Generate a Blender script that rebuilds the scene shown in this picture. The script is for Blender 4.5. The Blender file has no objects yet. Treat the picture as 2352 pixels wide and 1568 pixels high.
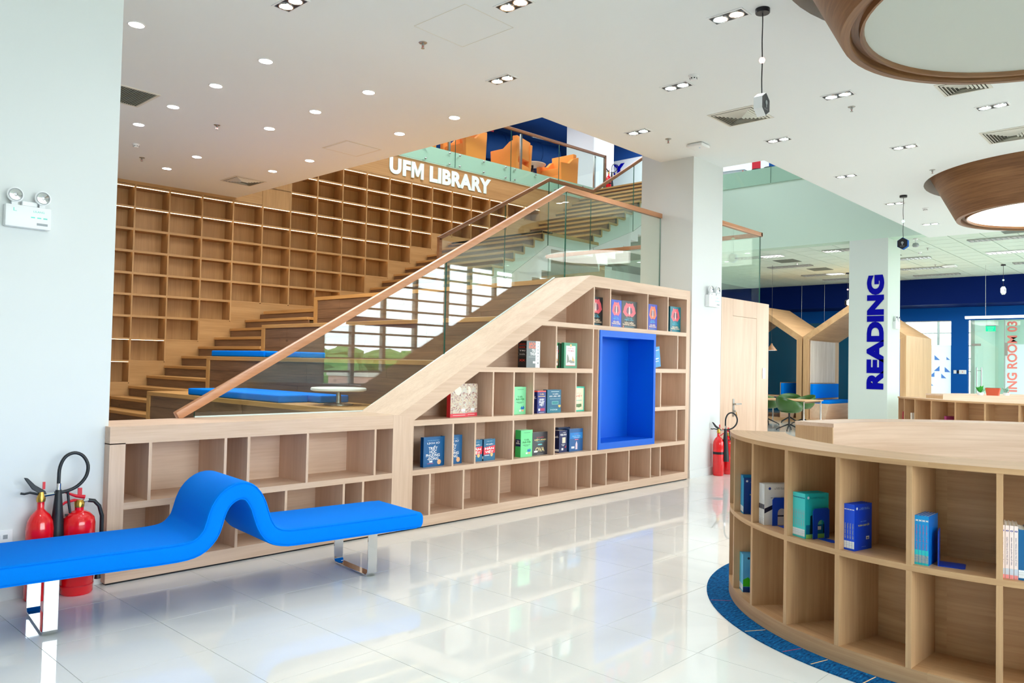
import bpy, bmesh, math, random
from math import sin, cos, pi, radians, sqrt, atan2
from mathutils import Vector, Matrix
random.seed(7)
D = bpy.data
SC = bpy.context.scene
COL = SC.collection
PI = pi

# ------------------------------------------------------------------ camera, sky, exposure
cam_data = D.cameras.new('camera')
cam_data.sensor_width = 36.0
cam_data.lens = 27.367
cam_data.clip_end = 400
cam = D.objects.new('camera', cam_data)
COL.objects.link(cam)
YAW, PIT, ROLL = radians(42.798), radians(1.702), radians(1.198)
_f = Vector((cos(YAW) * cos(PIT), sin(YAW) * cos(PIT), sin(PIT)))
_r = Vector((sin(YAW), -cos(YAW), 0))
_u = _r.cross(_f)
_r2 = _r * cos(ROLL) + _u * sin(ROLL)
_u2 = _r2.cross(_f)
cam.matrix_world = Matrix(((_r2.x, _u2.x, -_f.x, 0), (_r2.y, _u2.y, -_f.y, 0), (_r2.z, _u2.z, -_f.z, 1.5), (0, 0, 0, 1)))
SC.camera = cam
SC.view_settings.view_transform = 'Standard'
SC.view_settings.look = 'None'
SC.view_settings.exposure = 1.2
SC.view_settings.gamma = 1.0
SC.view_settings.use_curve_mapping = False
world = D.worlds.new('overcast')
SC.world = world
world.use_nodes = True
bg = world.node_tree.nodes['Background']
bg.inputs['Color'].default_value = (0.87, 0.955, 1.0, 1)
bg.inputs['Strength'].default_value = 5.6
cy = SC.cycles
cy.max_bounces = 10
cy.diffuse_bounces = 5
cy.glossy_bounces = 4
cy.transmission_bounces = 6
cy.transparent_max_bounces = 24
cy.caustics_reflective = False
cy.caustics_refractive = False
cy.sample_clamp_indirect = 6.0

def area(name, loc, size_x, size_y, power, direction, color=(1, 1, 1), portal=False, spread=None):
    l = D.lights.new(name, 'AREA')
    l.shape = 'RECTANGLE'
    l.size = size_x
    l.size_y = size_y
    l.energy = power
    l.color = color
    if spread:
        l.spread = spread
    o = D.objects.new(name, l)
    COL.objects.link(o)
    o.location = loc
    o.rotation_euler = Vector(direction).to_track_quat('-Z', 'Y').to_euler()
    if portal:
        l.cycles.is_portal = True
    return o

# daylight comes in through the glazed facades: portals mark the openings
area('window_portal', (2.6, -4.75, 2.5), 7.2, 3.9, 1, (0, 1, 0), portal=True)
area('window_portal', (14.45, -4.75, 2.5), 7.1, 3.9, 1, (0, 1, 0), portal=True)
area('window_portal', (25.5, -4.75, 2.5), 12.9, 3.9, 1, (0, 1, 0), portal=True)
area('window_portal', (34.3, 4.0, 2.4), 16, 3.6, 1, (-1, 0, 0), portal=True)

# ------------------------------------------------------------------ colours and materials
def lin(c):
    c = c / 255.0
    return c / 12.92 if c <= 0.04045 else ((c + 0.055) / 1.055) ** 2.4

def rgb(r, g, b):
    return (lin(r), lin(g), lin(b), 1)

def newmat(name):
    m = D.materials.new(name)
    m.use_nodes = True
    nt = m.node_tree
    return m, nt, nt.nodes['Principled BSDF']

def plain(name, col, rough=0.5, metal=0.0, spec=0.5, coat=0.0, vary=0.0, scale=8.0):
    m, nt, b = newmat(name)
    b.inputs['Base Color'].default_value = rgb(*col)
    b.inputs['Roughness'].default_value = rough
    b.inputs['Metallic'].default_value = metal
    b.inputs['Specular IOR Level'].default_value = spec
    b.inputs['Coat Weight'].default_value = coat
    if vary:
        tc = nt.nodes.new('ShaderNodeTexCoord')
        n = nt.nodes.new('ShaderNodeTexNoise')
        n.inputs['Scale'].default_value = scale
        n.inputs['Detail'].default_value = 4
        mx = nt.nodes.new('ShaderNodeMixRGB')
        c1 = rgb(*[max(0, v * (1 - vary)) for v in col])
        c2 = rgb(*[min(255, v * (1 + vary)) for v in col])
        mx.inputs[1].default_value = c1
        mx.inputs[2].default_value = c2
        nt.links.new(tc.outputs['Object'], n.inputs['Vector'])
        nt.links.new(n.outputs['Fac'], mx.inputs[0])
        nt.links.new(mx.outputs[0], b.inputs['Base Color'])
    return m

def wood(name, light, dark, axis, rough=0.42, knots=0.0, round_=False):
    """oak veneer: fine grain streaks and broad cathedral waves running along one axis"""
    m, nt, b = newmat(name)
    L = nt.links.new
    tc = nt.nodes.new('ShaderNodeTexCoord')
    mp = nt.nodes.new('ShaderNodeMapping')
    s = [26.0, 26.0, 26.0]
    s['xyz'.index(axis)] = 0.9
    mp.inputs['Scale'].default_value = s
    n1 = nt.nodes.new('ShaderNodeTexNoise')
    n1.inputs['Scale'].default_value = 2.2
    n1.inputs['Detail'].default_value = 7
    n1.inputs['Roughness'].default_value = 0.62
    mp2 = nt.nodes.new('ShaderNodeMapping')
    s2 = [5.0, 5.0, 5.0]
    s2['xyz'.index(axis)] = 0.5
    mp2.inputs['Scale'].default_value = s2
    n2 = nt.nodes.new('ShaderNodeTexNoise')
    n2.inputs['Scale'].default_value = 1.3
    n2.inputs['Detail'].default_value = 3
    n2.inputs['Distortion'].default_value = 0.7
    src = tc.outputs['Object']
    if round_:
        sp = nt.nodes.new('ShaderNodeSeparateXYZ')
        L(src, sp.inputs[0])
        at = nt.nodes.new('ShaderNodeMath'); at.operation = 'ARCTAN2'
        L(sp.outputs['Y'], at.inputs[0]); L(sp.outputs['X'], at.inputs[1])
        ml2 = nt.nodes.new('ShaderNodeMath'); ml2.operation = 'MULTIPLY'; ml2.inputs[1].default_value = 1.6
        L(at.outputs[0], ml2.inputs[0])
        ln = nt.nodes.new('ShaderNodeVectorMath'); ln.operation = 'LENGTH'
        cz = nt.nodes.new('ShaderNodeCombineXYZ')
        L(sp.outputs['X'], cz.inputs['X']); L(sp.outputs['Y'], cz.inputs['Y'])
        L(cz.outputs[0], ln.inputs[0])
        cc = nt.nodes.new('ShaderNodeCombineXYZ')
        L(ml2.outputs[0], cc.inputs['X']); L(ln.outputs['Value'], cc.inputs['Y']); L(sp.outputs['Z'], cc.inputs['Z'])
        src = cc.outputs[0]
    L(src, mp.inputs['Vector'])
    L(src, mp2.inputs['Vector'])
    L(mp.outputs[0], n1.inputs['Vector'])
    L(mp2.outputs[0], n2.inputs['Vector'])
    mx = nt.nodes.new('ShaderNodeMath')
    mx.operation = 'ADD'
    L(n1.outputs['Fac'], mx.inputs[0])
    L(n2.outputs['Fac'], mx.inputs[1])
    cr = nt.nodes.new('ShaderNodeValToRGB')
    cr.color_ramp.elements[0].position = 0.38
    cr.color_ramp.elements[0].color = rgb(*dark)
    cr.color_ramp.elements[1].position = 0.66
    cr.color_ramp.elements[1].color = rgb(*light)
    hv = nt.nodes.new('ShaderNodeMath')
    hv.operation = 'MULTIPLY'
    hv.inputs[1].default_value = 0.5
    L(mx.outputs[0], hv.inputs[0])
    L(hv.outputs[0], cr.inputs['Fac'])
    last = cr.outputs['Color']
    if knots:
        v = nt.nodes.new('ShaderNodeTexVoronoi')
        v.inputs['Scale'].default_value = 2.6
        mp3 = nt.nodes.new('ShaderNodeMapping')
        s3 = [1.6, 1.6, 1.6]
        s3['xyz'.index(axis)] = 0.9
        mp3.inputs['Scale'].default_value = s3
        L(tc.outputs['Object'], mp3.inputs['Vector'])
        L(mp3.outputs[0], v.inputs['Vector'])
        kr = nt.nodes.new('ShaderNodeValToRGB')
        kr.color_ramp.elements[0].position = 0.02
        kr.color_ramp.elements[0].color = (0.25, 0.25, 0.25, 1)
        kr.color_ramp.elements[1].position = 0.11
        kr.color_ramp.elements[1].color = (1, 1, 1, 1)
        L(v.outputs['Distance'], kr.inputs['Fac'])
        ml = nt.nodes.new('ShaderNodeMixRGB')
        ml.blend_type = 'MULTIPLY'
        ml.inputs[0].default_value = knots
        L(last, ml.inputs[1])
        L(kr.outputs['Color'], ml.inputs[2])
        last = ml.outputs[0]
    L(last, b.inputs['Base Color'])
    b.inputs['Roughness'].default_value = rough
    b.inputs['Specular IOR Level'].default_value = 0.35
    return m

def emit(name, col, strength):
    m = D.materials.new(name)
    m.use_nodes = True
    nt = m.node_tree
    nt.nodes.remove(nt.nodes['Principled BSDF'])
    e = nt.nodes.new('ShaderNodeEmission')
    e.inputs['Color'].default_value = col
    e.inputs['Strength'].default_value = strength
    nt.links.new(e.outputs[0], nt.nodes['Material Output'].inputs['Surface'])
    return m

def glass(name, tint, strength=1.0):
    """clear sheet glass: each face reflects by Fresnel and lets the rest straight through, slightly green"""
    m = D.materials.new(name)
    m.use_nodes = True
    nt = m.node_tree
    L = nt.links.new
    nt.nodes.remove(nt.nodes['Principled BSDF'])
    tr = nt.nodes.new('ShaderNodeBsdfTransparent')
    tr.inputs['Color'].default_value = tint
    gl = nt.nodes.new('ShaderNodeBsdfGlossy')
    gl.inputs['Roughness'].default_value = 0.0
    gl.inputs['Color'].default_value = (strength, strength, strength, 1)
    geo = nt.nodes.new('ShaderNodeNewGeometry')
    ma = nt.nodes.new('ShaderNodeMath')
    ma.operation = 'MULTIPLY_ADD'
    ma.inputs[1].default_value = 1 / 1.52 - 1.52
    ma.inputs[2].default_value = 1.52
    L(geo.outputs['Backfacing'], ma.inputs[0])
    fr = nt.nodes.new('ShaderNodeFresnel')
    L(ma.outputs[0], fr.inputs['IOR'])
    mx = nt.nodes.new('ShaderNodeMixShader')
    L(fr.outputs[0], mx.inputs[0])
    L(tr.outputs[0], mx.inputs[1])
    L(gl.outputs[0], mx.inputs[2])
    L(mx.outputs[0], nt.nodes['Material Output'].inputs['Surface'])
    return m

def tile_mat(name):
    m, nt, b = newmat(name)
    L = nt.links.new
    tc = nt.nodes.new('ShaderNodeTexCoord')
    n = nt.nodes.new('ShaderNodeTexNoise')
    n.inputs['Scale'].default_value = 0.8
    n.inputs['Detail'].default_value = 6
    n.inputs['Distortion'].default_value = 1.6
    cr = nt.nodes.new('ShaderNodeValToRGB')
    cr.color_ramp.elements[0].position = 0.3
    cr.color_ramp.elements[0].color = rgb(226, 228, 224)
    cr.color_ramp.elements[1].position = 0.7
    cr.color_ramp.elements[1].color = rgb(238, 239, 235)
    geo = nt.nodes.new('ShaderNodeNewGeometry')
    L(geo.outputs['Position'], n.inputs['Vector'])
    L(n.outputs['Fac'], cr.inputs['Fac'])
    L(cr.outputs['Color'], b.inputs['Base Color'])
    b.inputs['Roughness'].default_value = 0.035
    b.inputs['Specular IOR Level'].default_value = 0.62
    return m

def carpet_mat(name):
    m, nt, b = newmat(name)
    L = nt.links.new
    tc = nt.nodes.new('ShaderNodeTexCoord')
    mp = nt.nodes.new('ShaderNodeMapping')
    mp.inputs['Scale'].default_value = (26, 90, 1)
    mp.inputs['Rotation'].default_value = (0, 0, radians(8))
    n = nt.nodes.new('ShaderNodeTexNoise')
    n.inputs['Scale'].default_value = 1.0
    n.inputs['Detail'].default_value = 5
    cr = nt.nodes.new('ShaderNodeValToRGB')
    e = cr.color_ramp.elements
    e[0].position = 0.3
    e[0].color = rgb(8, 42, 84)
    e[1].position = 0.72
    e[1].color = rgb(46, 138, 178)
    k = e.new(0.5)
    k.color = rgb(12, 84, 138)
    k = e.new(0.62)
    k.color = rgb(10, 96, 150)
    L(tc.outputs['Object'], mp.inputs['Vector'])
    L(mp.outputs[0], n.inputs['Vector'])
    L(n.outputs['Fac'], cr.inputs['Fac'])
    L(cr.outputs['Color'], b.inputs['Base Color'])
    b.inputs['Roughness'].default_value = 0.95
    b.inputs['Specular IOR Level'].default_value = 0.1
    return m

def floral_mat(name):
    m, nt, b = newmat(name)
    L = nt.links.new
    tc = nt.nodes.new('ShaderNodeTexCoord')
    n = nt.nodes.new('ShaderNodeTexNoise')
    n.inputs['Scale'].default_value = 22
    n.inputs['Detail'].default_value = 5
    n.inputs['Distortion'].default_value = 2.5
    cr = nt.nodes.new('ShaderNodeValToRGB')
    e = cr.color_ramp.elements
    e[0].position = 0.32
    e[0].color = rgb(120, 60, 66)
    e[1].position = 0.75
    e[1].color = rgb(232, 222, 202)
    k = e.new(0.45)
    k.color = rgb(200, 170, 160)
    k = e.new(0.55)
    k.color = rgb(226, 212, 178)
    k = e.new(0.63)
    k.color = rgb(190, 190, 196)
    L(tc.outputs['Object'], n.inputs['Vector'])
    L(n.outputs['Fac'], cr.inputs['Fac'])
    L(cr.outputs['Color'], b.inputs['Base Color'])
    b.inputs['Roughness'].default_value = 0.4
    return m

OAK_L, OAK_D = (224, 195, 171), (206, 173, 147)
M = {}
for ax in 'xyz':
    M['oak_' + ax] = wood('light_oak_' + ax, OAK_L, OAK_D, ax)
    M['tan_' + ax] = wood('tan_oak_' + ax, (208, 170, 128), (186, 146, 106), ax)  # same oak darkened for the curved bookcases' shaded side; booths share it
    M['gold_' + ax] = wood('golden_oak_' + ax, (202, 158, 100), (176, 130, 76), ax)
    M['wall_' + ax] = wood('shelf_wall_oak_' + ax, (190, 148, 98), (168, 126, 78), ax)
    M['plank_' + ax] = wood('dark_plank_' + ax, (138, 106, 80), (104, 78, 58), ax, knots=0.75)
M['oak_c'] = wood('light_oak_curved', OAK_L, OAK_D, 'x', round_=True)
M['tan_c'] = wood('tan_oak_curved', (208, 170, 128), (182, 142, 102), 'x', round_=True)  # round-grain copy with the shaded side put into its colour
M['rail'] = wood('handrail_beech', (206, 150, 112), (188, 130, 92), 'x', rough=0.3)
M['rail_dark'] = wood('handrail_walnut', (150, 106, 72), (122, 82, 54), 'x', rough=0.3)
M['drum'] = wood('lamp_veneer', (156, 112, 74), (112, 74, 46), 'x', round_=True)
M['white'] = plain('white_paint', (222, 226, 226), 0.6, spec=0.25)
M['ceil'] = plain('ceiling_paint', (236, 241, 242), 0.75, spec=0.2)
M['green_white'] = plain('pale_green_paint', (194, 220, 204), 0.6, spec=0.25)  # pale green tone of the beam, slab edges and meeting walls
M['ceil_tile'] = plain('mineral_tile', (214, 228, 218), 0.85, spec=0.15, vary=0.02, scale=3)
M['grid'] = plain('ceiling_grid', (120, 134, 128), 0.7)
M['tile'] = tile_mat('polished_porcelain')
M['grout'] = plain('grout', (158, 160, 156), 0.8)
M['blue_fab'] = plain('blue_upholstery', (0, 122, 230), 0.85, spec=0.06, vary=0.03, scale=300)
M['niche'] = plain('blue_lacquer', (0, 98, 216), 0.45, spec=0.3)
M['blue_dark'] = plain('navy_paint', (0, 28, 96), 0.7, spec=0.1)
M['blue_mid'] = plain('blue_paint', (0, 84, 168), 0.6, spec=0.15)
M['blue_up'] = plain('blue_ceiling_paint', (4, 66, 134), 0.7)
M['teal'] = plain('teal_film', (0, 84, 118), 0.12, spec=0.5)
M['chrome'] = plain('chrome', (226, 228, 230), 0.08, metal=1.0)
M['steel'] = plain('brushed_steel', (176, 176, 172), 0.32, metal=1.0)
M['brass'] = plain('brass', (206, 160, 74), 0.28, metal=1.0)
M['red'] = plain('red_enamel', (232, 6, 22), 0.18, coat=0.6)
M['red_dark'] = plain('red_plastic', (214, 14, 40), 0.35)
M['black'] = plain('black_rubber', (22, 28, 34), 0.45)
M['navy_black'] = plain('black_metal', (12, 14, 26), 0.35)
M['white_pl'] = plain('white_plastic', (236, 238, 240), 0.35)
M['grey_pl'] = plain('grey_plastic', (150, 156, 160), 0.4)
M['mint_pr'] = plain('mint_print', (110, 222, 206), 0.5)
M['vent_dark'] = plain('vent_shadow', (96, 94, 84), 0.8)
M['vent'] = plain('vent_white', (222, 220, 210), 0.5)
M['grille'] = plain('grille_grey', (132, 142, 134), 0.6)
M['orange'] = plain('orange_upholstery', (246, 150, 70), 0.75, spec=0.2, vary=0.03, scale=60)
M['green_sh'] = plain('green_shell', (56, 96, 38), 0.35)
M['carpet'] = carpet_mat('blue_streaked_carpet')
M['fleck'] = plain('orange_fleck', (226, 190, 140), 0.9)
M['fleck_red'] = plain('red_fleck', (150, 60, 92), 0.9)
M['page'] = plain('paper', (238, 238, 232), 0.8, vary=0.02, scale=120)
M['glass'] = glass('rail_glass', (0.93, 0.985, 0.955, 1))
M['glass_clear'] = glass('window_glass', (0.98, 0.99, 0.985, 1))
M['glass_edge'] = plain('glass_edge', (52, 112, 96), 0.15)
M['glass_strip'] = plain('glass_bottom_edge', (226, 240, 238), 0.15)
M['mullion'] = plain('mullion_grey', (176, 178, 172), 0.5)
M['lamp_on'] = emit('lamp_on', (0.95, 0.98, 1.0, 1), 14.0)
M['spot_on'] = emit('spot_on', (0.97, 0.98, 1.0, 1), 9.0)
M['drum_on'] = emit('drum_on', (1.0, 0.95, 0.88, 1), 2.2)
M['led'] = emit('led_strip', (1.0, 0.74, 0.45, 1), 3.4)
M['led_white'] = emit('linear_white', (1.0, 1.0, 1.0, 1), 4.0)
M['exit_on'] = emit('exit_green', (0.0, 0.62, 0.27, 1), 0.9)
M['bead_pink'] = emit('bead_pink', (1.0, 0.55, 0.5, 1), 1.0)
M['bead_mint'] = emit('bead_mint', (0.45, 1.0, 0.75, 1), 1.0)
M['lamp_off'] = plain('opal_diffuser', (206, 212, 206), 0.6)
M['floral'] = floral_mat('floral_print')
def frosted(name, col):
    m, nt, b = newmat(name)
    b.inputs['Base Color'].default_value = rgb(*col)
    b.inputs['Roughness'].default_value = 0.6
    t = nt.nodes.new('ShaderNodeBsdfTranslucent')
    t.inputs['Color'].default_value = rgb(*col)
    mx = nt.nodes.new('ShaderNodeMixShader')
    mx.inputs[0].default_value = 0.7
    nt.links.new(b.outputs[0], mx.inputs[1])
    nt.links.new(t.outputs[0], mx.inputs[2])
    nt.links.new(mx.outputs[0], nt.nodes['Material Output'].inputs['Surface'])
    return m
M['frost'] = frosted('frosted_film', (244, 250, 252))
M['louvre_on'] = emit('louvre_tube', (0.95, 1.0, 0.98, 1), 0.9)
M['read_paint'] = plain('column_grey_green', (202, 214, 206), 0.6, spec=0.25)
M['pale_blue'] = frosted('pale_blue_film', (150, 190, 236))
M['letter_w'] = plain('letter_white', (226, 244, 236), 0.45)
M['letter_b'] = plain('letter_blue', (0, 2, 150), 0.6, spec=0.1)
M['letter_r'] = plain('letter_coral', (250, 140, 128), 0.5)
M['leaf'] = plain('leaf_green', (92, 132, 70), 0.8, vary=0.4, scale=1.6)
M['trunk'] = plain('bark', (90, 72, 52), 0.9)
M['leaf_small'] = plain('plant_leaf', (40, 160, 40), 0.5)
M['leaf_grey'] = plain('sage_leaf', (150, 186, 168), 0.6)
M['terra'] = plain('terracotta', (206, 84, 52), 0.7)
M['roof'] = plain('roof_tile', (200, 128, 108), 0.8, vary=0.08)
M['stucco'] = plain('stucco', (222, 214, 204), 0.9)
M['stucco_pink'] = plain('pink_stucco', (214, 172, 158), 0.9)
M['ground'] = plain('town_ground', (120, 130, 104), 0.95, vary=0.15, scale=0.2)
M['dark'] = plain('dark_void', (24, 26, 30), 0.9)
M['coral'] = plain('coral_metal', (226, 110, 84), 0.5)

_cm = {}
def C(r, g, b, rough=0.38):
    k = (r, g, b, rough)
    if k not in _cm:
        _cm[k] = plain('print_%02x%02x%02x' % (r, g, b), (r, g, b), rough)
    return _cm[k]

# ------------------------------------------------------------------ mesh helpers
ORG = {}

class MB:
    def __init__(self):
        self.v, self.f, self.mi = [], [], []

    def add(self, vs, fs, mi=0):
        o = len(self.v)
        self.v += [tuple(p) for p in vs]
        self.f += [tuple(i + o for i in f) for f in fs]
        self.mi += [mi] * len(fs)
        return self

    def box(self, x0, x1, y0, y1, z0, z1, mi=0, mat=None):
        vs = [(x, y, z) for x in (x0, x1) for y in (y0, y1) for z in (z0, z1)]
        if mat:
            vs = [mat @ Vector(p) for p in vs]
        fs = [(0, 1, 3, 2), (4, 6, 7, 5), (0, 4, 5, 1), (2, 3, 7, 6), (0, 2, 6, 4), (1, 5, 7, 3)]
        return self.add(vs, fs, mi)

    def prism(self, poly, axis, a, b, mi=0):
        """poly in the plane across axis ('x': (y,z), 'y': (x,z), 'z': (x,y)), swept from a to b"""
        n = len(poly)
        def p(u, w, t):
            return {'x': (t, u, w), 'y': (u, t, w), 'z': (u, w, t)}[axis]
        vs = [p(u, w, a) for u, w in poly] + [p(u, w, b) for u, w in poly]
        ar = sum(poly[i][0] * poly[(i + 1) % n][1] - poly[(i + 1) % n][0] * poly[i][1] for i in range(n))
        flip = (ar > 0) == (axis in 'xz')
        flip = flip if b > a else not flip
        fs = [tuple(range(n)), tuple(range(2 * n - 1, n - 1, -1))]
        for i in range(n):
            j = (i + 1) % n
            fs.append((i, n + i, n + j, j))
        if flip:
            fs = [f[::-1] for f in fs]
        return self.add(vs, fs, mi)

    def lathe(self, prof, seg=24, c=(0, 0, 0), mat=None, mi=0, cap=True):
        """prof: (radius, z) bottom to top"""
        vs, fs, idx = [], [], {}
        n = len(prof)
        for k in range(seg):
            a = 2 * PI * k / seg
            for i, (r, z) in enumerate(prof):
                if r < 1e-6 and k:
                    idx[k, i] = idx[0, i]
                    continue
                p = Vector((r * cos(a), r * sin(a), z))
                if mat:
                    p = mat @ p
                idx[k, i] = len(vs)
                vs.append((p[0] + c[0], p[1] + c[1], p[2] + c[2]))
        for k in range(seg):
            k2 = (k + 1) % seg
            for i in range(n - 1):
                q = []
                for t in (idx[k, i], idx[k2, i], idx[k2, i + 1], idx[k, i + 1]):
                    if t not in q:
                        q.append(t)
                fs.append(tuple(q))
        if cap and prof[0][0] > 1e-6:
            fs.append(tuple(idx[k, 0] for k in range(seg - 1, -1, -1)))
        if cap and prof[-1][0] > 1e-6:
            fs.append(tuple(idx[k, n - 1] for k in range(seg)))
        return self.add(vs, fs, mi)

    def tube(self, pts, r, seg=8, mi=0):
        pts = [Vector(p) for p in pts]
        vs, fs = [], []
        n = len(pts)
        rr = r if isinstance(r, (list, tuple)) else [r] * n
        prev = None
        for i, p in enumerate(pts):
            t = (pts[min(i + 1, n - 1)] - pts[max(i - 1, 0)]).normalized()
            if prev is None:
                a = t.orthogonal().normalized()
            else:
                a = (prev - t * prev.dot(t)).normalized()
            prev = a
            b = t.cross(a)
            for k in range(seg):
                q = 2 * PI * k / seg
                vs.append(p + a * (rr[i] * cos(q)) + b * (rr[i] * sin(q)))
        for i in range(n - 1):
            for k in range(seg):
                k2 = (k + 1) % seg
                fs.append((i * seg + k, i * seg + k2, (i + 1) * seg + k2, (i + 1) * seg + k))
        fs.append(tuple(range(seg - 1, -1, -1)))
        fs.append(tuple((n - 1) * seg + k for k in range(seg)))
        return self.add(vs, fs, mi)

    def arc(self, cx, cy, r0, r1, a0, a1, z0, z1, seg=24, mi=0):
        vs, fs = [], []
        for k in range(seg + 1):
            a = radians(a0 + (a1 - a0) * k / seg)
            for r in (r0, r1):
                for z in (z0, z1):
                    vs.append((cx + r * cos(a), cy + r * sin(a), z))
        for k in range(seg):
            o, q = 4 * k, 4 * k + 4
            fs += [(o, o + 1, q + 1, q), (o + 2, q + 2, q + 3, o + 3), (o, q, q + 2, o + 2), (o + 1, o + 3, q + 3, q + 1)]
        fs += [(0, 2, 3, 1), (4 * seg, 4 * seg + 1, 4 * seg + 3, 4 * seg + 2)]
        return self.add(vs, fs, mi)

    def build(self, name, mat, par=None, smooth=False, bev=0.0, seg=2, org=None, angle=40):
        me = D.meshes.new(name)
        o3 = org or (ORG.get(par.name, (0, 0, 0)) if par else (0, 0, 0))
        me.from_pydata([(x - o3[0], y - o3[1], z - o3[2]) for x, y, z in self.v], [], self.f)
        ms = mat if isinstance(mat, (list, tuple)) else [mat]
        for m in ms:
            me.materials.append(m)
        if len(ms) > 1:
            me.polygons.foreach_set('material_index', self.mi)
        me.validate()
        me.update()
        o = D.objects.new(name, me)
        COL.objects.link(o)
        if par:
            o.parent = par
            ORG[o.name] = o3
        elif org:
            o.location = org
        if smooth:
            me.polygons.foreach_set('use_smooth', [True] * len(me.polygons))
            try:
                me.set_sharp_from_angle(angle=radians(angle))
            except Exception:
                pass
        if bev:
            bm = bmesh.new()
            bm.from_mesh(me)
            bmesh.ops.recalc_face_normals(bm, faces=bm.faces)
            ed = [e for e in bm.edges if len(e.link_faces) == 2 and e.calc_face_angle(0) > 0.6]
            bmesh.ops.bevel(bm, geom=ed, offset=bev, segments=seg, affect='EDGES', profile=0.6, clamp_overlap=True)
            bm.to_mesh(me)
            bm.free()
            if seg > 1:
                me.polygons.foreach_set('use_smooth', [True] * len(me.polygons))
                try:
                    me.set_sharp_from_angle(angle=radians(50))
                except Exception:
                    pass
        return o

def tag(o, label=None, cat=None, group=None, kind=None):
    if label: o['label'] = label
    if cat: o['category'] = cat
    if group: o['group'] = group
    if kind: o['kind'] = kind
    return o

def root(name, label, cat, loc=(0, 0, 0), group=None, local=False):
    o = D.objects.new(name, None)
    COL.objects.link(o)
    o.location = loc
    o.empty_display_size = 0.1
    ORG[o.name] = (0, 0, 0) if local else tuple(loc)
    return tag(o, label, cat, group)

def dup(o, loc=None, rz=None, label=None, group=None, par=None):
    c = o.copy()
    COL.objects.link(c)
    if par: c.parent = par
    if loc is not None: c.location = loc
    if rz is not None: c.rotation_euler = (0, 0, rz)
    if label: c['label'] = label
    if group: c['group'] = group
    for ch in list(o.children):
        dup(ch, par=c)
    return c

def bx(name, m, par, *b, bev=0.0, seg=1):
    return MB().box(*b).build(name, m, par, bev=bev, seg=seg)

# ------------------------------------------------------------------ lettering
_tc = {}
def glyphs(s, extrude=0.0, offset=0.0, res=2, spacing=1.0, line=1.0, align='LEFT'):
    k = (s, extrude, offset, res, spacing, line, align)
    if k not in _tc:
        c = D.curves.new('lettering', 'FONT')
        c.body = s
        c.size = 1.0
        c.extrude = extrude
        c.offset = offset
        c.resolution_u = res
        c.space_character = spacing
        c.space_line = line
        c.align_x = align
        o = D.objects.new('lettering', c)
        COL.objects.link(o)
        bpy.context.view_layer.update()
        me = D.meshes.new_from_object(o)
        vs = [tuple(v.co) for v in me.vertices]
        fs = [tuple(p.vertices) for p in me.polygons]
        D.objects.remove(o)
        D.curves.remove(c)
        D.meshes.remove(me)
        _tc[k] = (vs, fs)
    return _tc[k]

def letters(name, s, m, par, origin, right, up, w=None, h=None, extrude=0.0, offset=0.0, res=2, spacing=1.0, line=0.85, align='CENTER', org=None, depth=None, anchor=(0.5, 0.5)):
    """lettering fitted into a w x h box whose anchor lies at origin; right and up are unit vectors"""
    vs, fs = glyphs(s, extrude, offset, res, spacing, line, align)
    if not vs:
        return None
    x0 = min(p[0] for p in vs); x1 = max(p[0] for p in vs)
    y0 = min(p[1] for p in vs); y1 = max(p[1] for p in vs)
    sx = w / (x1 - x0) if w else None
    sy = h / (y1 - y0) if h else None
    sx = sx or sy
    sy = sy or sx
    R, U = Vector(right), Vector(up)
    N = R.cross(U)
    sz = (depth / (2 * extrude)) if (depth and extrude) else 1.0
    O = Vector(origin)
    out = []
    for p in vs:
        out.append(O + R * ((p[0] - x0) * sx - anchor[0] * (x1 - x0) * sx) + U * ((p[1] - y0) * sy - anchor[1] * (y1 - y0) * sy) + N * (p[2] * sz))
    b = MB()
    b.add(out, fs)
    return b.build(name, m, par, org=org)

def line_up(s, offset=0.0, res=3):
    """left and right end of each character of s when set at size 1"""
    ends = []
    for i in range(len(s)):
        if s[i] == ' ':
            ends.append(None)
            continue
        vs, _ = glyphs(s[:i + 1], 0.0, offset, res)
        g, _ = glyphs(s[i], 0.0, offset, res)
        x1 = max(p[0] for p in vs)
        wg = max(p[0] for p in g) - min(p[0] for p in g)
        ends.append((x1 - wg, x1, min(p[1] for p in g), max(p[1] for p in g)))
    return ends

# ================================================================== THE SETTING
def struct(name, mb, m, par=None, **k):
    o = mb.build(name, m, par, **k)
    if not par:
        o['kind'] = 'structure'
    return o

# floor: a slab of grout with polished 60 cm tiles laid on it, each with its own recessed joint
floor = struct('floor', MB().box(-6, 34.4, -4.6, 22, -0.30, -0.003), M['grout'])
TS, TX, TY = 0.6, 0.14, 0.28
def tile_verts(x, y):
    a, b = TS / 2 - 0.0012, TS / 2 - 0.0016
    return ([(x + sx * q, y + sy * q, z) for z, q in ((-0.004, a), (0.0, b)) for sx, sy in ((-1, -1), (1, -1), (1, 1), (-1, 1))],
            [(4, 5, 6, 7), (0, 1, 5, 4), (1, 2, 6, 5), (2, 3, 7, 6), (3, 0, 4, 7)])
_inv = cam.matrix_world.inverted()
near, rest = [], []
for i in range(-10, 57):
    for j in range(-8, 22):
        x, y = TX + (i + 0.5) * TS, TY + (j + 0.5) * TS
        if x > 34 or y > 13.2 or y < -4.5 or x < -5.9:
            continue
        p = _inv @ Vector((x, y, 0))
        seen = p.z < -0.5 and abs(p.x / p.z) < 0.75 and abs(p.y / p.z) < 0.5 and y < 5.9 and x < 19
        (near if seen else rest).append((sqrt(x * x + y * y), x, y))
near.sort()
rest += near[290:]
near = near[:290]
_tb = MB()
_tb.add(*tile_verts(0, 0))
t0 = None
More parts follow.
